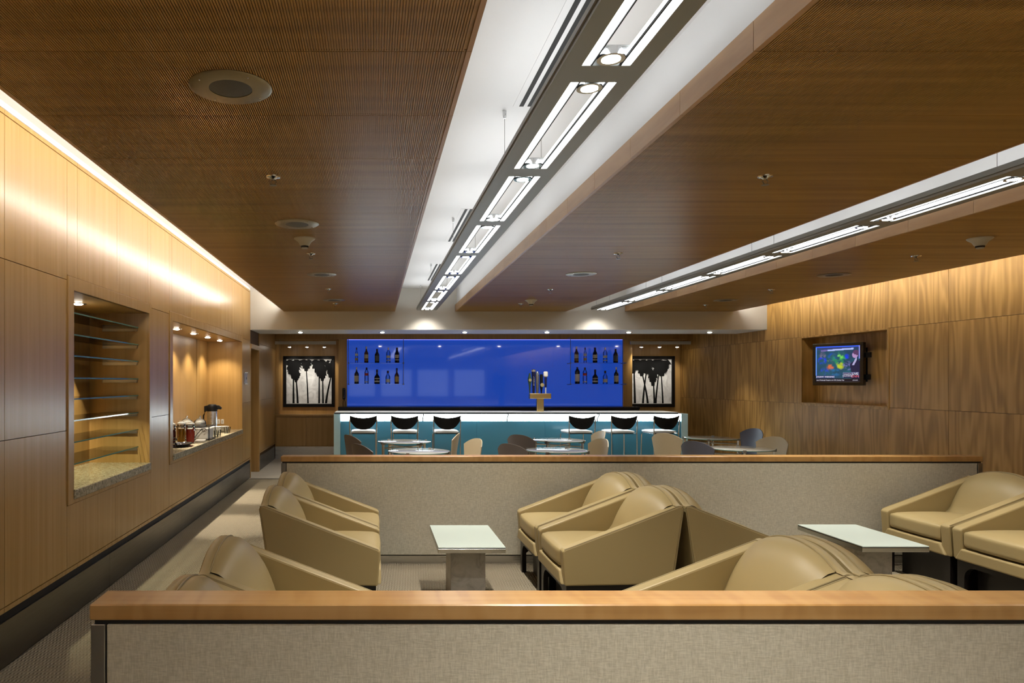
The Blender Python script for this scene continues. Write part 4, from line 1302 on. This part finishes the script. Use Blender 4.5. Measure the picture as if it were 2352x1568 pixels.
for k, (x, y, z, lab) in enumerate(((-2.23, 9.75, 0, 'lowest white bowl of the stack beside the airpot'), (-2.23, 9.75, .028, 'middle white bowl of the stack beside the airpot'),
                                 (-2.23, 9.75, .056, 'topmost white bowl of the stack beside the airpot'), (-2.22, 10.25, 0, 'lower white bowl by the far end of the buffet'), (-2.22, 10.25, .028, 'upper white bowl by the far end of the buffet'))):
    tag(link('bowl', bowl_me, None, (x, y, SZ + z)), lab, 'bowl', 'white bowls on the buffet')
cup_me = MB().lathe([(.022, 0), (.026, .003), (.035, .085), (.033, .085), (.024, .008), (.0, .006)], seg=16, cap=False).mesh('glass_cup', 'clear_glass')
for k, y in enumerate((9.32, 9.46, 9.95, 10.08)):
    tag(link('glass_cup', cup_me, None, (-2.11, y, SZ)), '%s clear drinking glass along the slab edge from the wire rack' % ORD[k], 'glass', 'drinking glasses on the buffet')
tr0 = thing('serving_tray', 'black oval serving tray at the near end of the buffet', 'tray', (-2.19, 7.95, SZ))
MB().grid(lambda u, v: ((.03 + .085 * v) * math.cos(2 * math.pi * u), (.06 + .15 * v) * math.sin(2 * math.pi * u), .004 + .03 * v ** 3), 28, 6, True).build('dish', 'black_gloss', tr0)
MB().lathe([(.001, .0), (.06, .001), (.07, .004), (.001, .006)], seg=24).build('foot', 'black_gloss', tr0)
MB().tube([(.0, -.2, .034), (.0, -.26, .06), (.0, -.27, .03)], .006, 6).build('handle', 'black', tr0)
tag(MB().rbox((0, 0, .012), (.06, .11, .012), .008, 4).build('napkin_stack', 'porcelain', None, (-2.14, 8.72 - .12, SZ), (0, 0, R(8))), 'stack of white napkins beside the red juice jug', 'napkins')
cr0 = thing('creamer_basket', 'small dark wire basket behind the black tray', 'basket', (-2.36, 7.98, SZ))
MB().box(-.06, .06, -.08, .08, 0, .008).build('floor', 'bracket', cr0)
for z in (.03, .06, .09):
    MB().tube([(-.06, -.08, z), (.06, -.08, z), (.06, .08, z), (-.06, .08, z), (-.06, -.08, z)], .003, 6).build('wire', 'black', cr0)
for sx in (-1, 1):
    for sy in (-1, 1):
        MB().tube([(sx * .06, sy * .08, 0), (sx * .06, sy * .08, .09)], .003, 6).build('upright', 'black', cr0)
for k, x in enumerate((-2.415, -2.355)):
    t = thing('wall_outlet', '%s white outlet plate on the end wall of the buffet niche, from its back' % ORD[k], 'outlet', (x, N2[1], .985), group='outlet plates')
    MB().box(-.022, .022, -.006, 0, -.036, .036, .002).build('plate', 'white_plastic', t)
    MB().box(-.010, .010, -.009, -.006, -.02, .02, .001).build('socket', 'detector', t)

# ---------------------------------------------------------------- television
TP, TQ = Vector((6.265, 9.95)), Vector((6.605, 9.40))
tw = (TQ - TP).length; th = .587
ang = math.atan2(TQ.y - TP.y, TQ.x - TP.x)
mid = (TP + TQ) / 2
tv = thing('television', 'black wall-mounted television showing a weather map in the wall recess', 'television', (mid.x, mid.y, 1.553), ang)
W2 = tw / 2
bz = .04
MB().box(-W2, W2, .008, .075, 0, th, .006, 2).build('cabinet', 'black_gloss', tv)
MB().box(-W2, W2, 0, .012, th - bz, th, .003).box(-W2, W2, 0, .012, 0, bz * 1.2, .003).box(-W2, -W2 + bz, 0, .012, bz, th - bz, .003) \
    .box(W2 - bz * 1.15, W2, 0, .012, bz, th - bz, .003).build('bezel', 'black_gloss', tv)
MB().box(-.16, .16, .07, .11, .10, th - .10, .004).build('rear_housing', 'black', tv)
# arm back to the recess wall
inv = Matrix.Rotation(-ang, 2)
bxw = XR + .205
def to_local(x, y): v = inv @ (Vector((x, y)) - mid); return (v.x, v.y)
lx, ly = to_local(bxw - .001, mid.y - .10)
for z in (.12, .44):
    MB().tube([(0.02, .10, z), (lx, ly, z)], .018, 8).build('mount_arm', 'black', tv)
MB().box(lx - .05, lx + .05, ly - .03, ly + .0, .05, .52).build('wall_plate', 'black', tv).rotation_euler = (0, 0, 0)
MB().box(W2 - .02, W2 + .05, .075, .12, .38, .45, .003).build('cable_box', 'black', tv)
MB().box(W2 - .02, W2 + .04, .075, .12, .08, .15, .003).build('cable_box', 'black', tv)
# screen picture as a coloured grid
SWd, SHt = 2 * W2 - bz * 2.15, th - bz * 2.2
def h2(x, y):
    return (math.sin(x * 12.9 + y * 78.2) * 43758.5) % 1.0
def vnoise(x, y):
    xi, yi = math.floor(x), math.floor(y); fx_, fy_ = x - xi, y - yi
    fx_, fy_ = fx_ * fx_ * (3 - 2 * fx_), fy_ * fy_ * (3 - 2 * fy_)
    return lerp(lerp(h2(xi, yi), h2(xi + 1, yi), fx_), lerp(h2(xi, yi + 1), h2(xi + 1, yi + 1), fx_), fy_)
def fbm(x, y): return vnoise(x, y) * .55 + vnoise(x * 2.1 + 3, y * 2.1) * .3 + vnoise(x * 4.3, y * 4.3 + 7) * .15
def blend(c, d, f): f = max(0, min(1, f)); return tuple(lerp(c[i], d[i], f) for i in range(3))
def tv_colour(u, v):
    c = blend((.004, .012, .07), (.006, .10, .13), fbm(u * 4, v * 4))
    def spot(cu_, cv_, r, col, k=1.0):
        nonlocal c
        d = math.hypot((u - cu_) * 1.1, v - cv_) / r
        c = blend(c, col, k * max(0, 1 - d * d) * max(0, min(1.3, 4.2 * (fbm(u * 15 + cu_ * 9, v * 15) - .40))))
    spot(.15, .60, .13, (.0, .02, .75)); spot(.38, .70, .13, (.0, .05, .45)); spot(.55, .66, .20, (.02, .30, .06)); spot(.56, .72, .10, (.16, .55, .10))
    spot(.30, .58, .13, (.12, .20, .04)); spot(.34, .42, .11, (.55, .12, .03)); spot(.56, .45, .12, (.38, .45, .02)); spot(.74, .45, .14, (.22, .20, .55))
    spot(.20, .28, .14, (.01, .05, .45)); spot(.70, .70, .09, (.0, .03, .6)); spot(.45, .30, .18, (.01, .10, .25)); spot(.16, .76, .10, (.15, .12, .2))
    # title bar along the top
    yb = .875 + .05 * u
    if .28 < u < .86 and abs(v - yb) < .022: c = (.35, .42, .75)
    elif .12 < u <= .28 and abs(v - yb) < .022: c = (.12, .10, .30)
    elif v > yb + .022: c = blend(c, (.02, .03, .16), .7)
    # lit rim
    if u < .018 and v > .18: c = (.12, .30, 1.0)
    if v > .975: c = (.02, .10, .9)
    if u > .982 and v > .64: c = (.30, .32, .95)
    # presenter in profile
    dx, dy = (u - .895) / .062, (v - .745) / .085
    if .76 < u and v < .645 - .10 * abs(u - .93) / .1 and u > .80 + .02 * math.sin(v * 9): c = (.006, .008, .04)
    if .835 < u < .935 and .46 < v < .68 and abs((u - .865) - (v - .50) * .42) < .024: c = (.34, .32, .52)
    if dx * dx + dy * dy < 1: c = (.36, .22, .42)
    if (u - .915) ** 2 / .0042 + (v - .815) ** 2 / .004 < 1 or (dx > .35 and dx * dx + dy * dy < 1.15 and v > .73): c = (.07, .03, .09)
    # caption strips
    if v < .10: c = (.004, .004, .012)
    if .63 < u < .975 and .115 < v < .265:
        c = (.010, .008, .05)
        if u < .638 or u > .967 or v < .123 or v > .257 or abs(u - .825) < .004: c = (.22, .24, .42)
    if .015 < u < .43 and .105 < v < .185:
        c = (.015, .018, .10)
        if u < .022 or u > .423 or v < .112 or v > .178: c = (.18, .20, .42)
    return c
nu, nv = 128, 96
verts, faces, colsv = [], [], []
for j in range(nv + 1):
    for i in range(nu + 1):
        u, v = i / nu, j / nv
        verts.append((-W2 + bz + u * SWd, .006, bz * 1.15 + v * SHt)); colsv.append(tv_colour(u, v))
for j in range(nv):
    for i in range(nu):
        a = j * (nu + 1) + i
        faces.append((a, a + 1, a + nu + 2, a + nu + 1))
sme = bpy.data.meshes.new('screen'); sme.from_pydata(verts, [], faces)
at = sme.color_attributes.new('picture', 'FLOAT_COLOR', 'POINT')
for k, c in enumerate(colsv): at.data[k].color = (*c, 1)
sm, snt, sb = new_mat('lit_screen')
an = snt.nodes.new('ShaderNodeVertexColor'); an.layer_name = 'picture'
snt.links.new(an.outputs[0], sb.inputs['Emission Color'])
sb.inputs['Emission Strength'].default_value = 1.25
sb.inputs['Base Color'].default_value = (.005, .005, .006, 1); sb.inputs['Roughness'].default_value = .15
sme.materials.append(sm)
scr = link('screen', sme, tv)
M['screen_white'] = plain('screen_white_text', (0, 0, 0), .5, emit=(.85, .85, 1), es=1.2)
M['screen_red'] = plain('screen_red_text', (0, 0, 0), .5, emit=(.75, .12, .12), es=1.0)
def stext(body, size, mat, u, v, align='CENTER'):
    return text_obj(body, size, mat, scr, (-W2 + bz + u * SWd, .0045, bz * 1.15 + v * SHt), (R(90), 0, 0), align, .0002)
stext('LIVE', .040, 'screen_white', .895, .222)
stext('CNN', .044, 'screen_red', .895, .156)
stext('STORMY WEEKEND', .0262, 'screen_white', .222, .145)
stext('COASTAL', .022, 'screen_white', .732, .215); stext('CALIFORNIA', .022, 'screen_white', .732, .168)
stext('sters Pittsburgh Penguins win NHL Stanley Cup', .0185, 'screen_white', .02, .055, 'LEFT')
stext('cnn.com', .0185, 'screen_white', .90, .055)
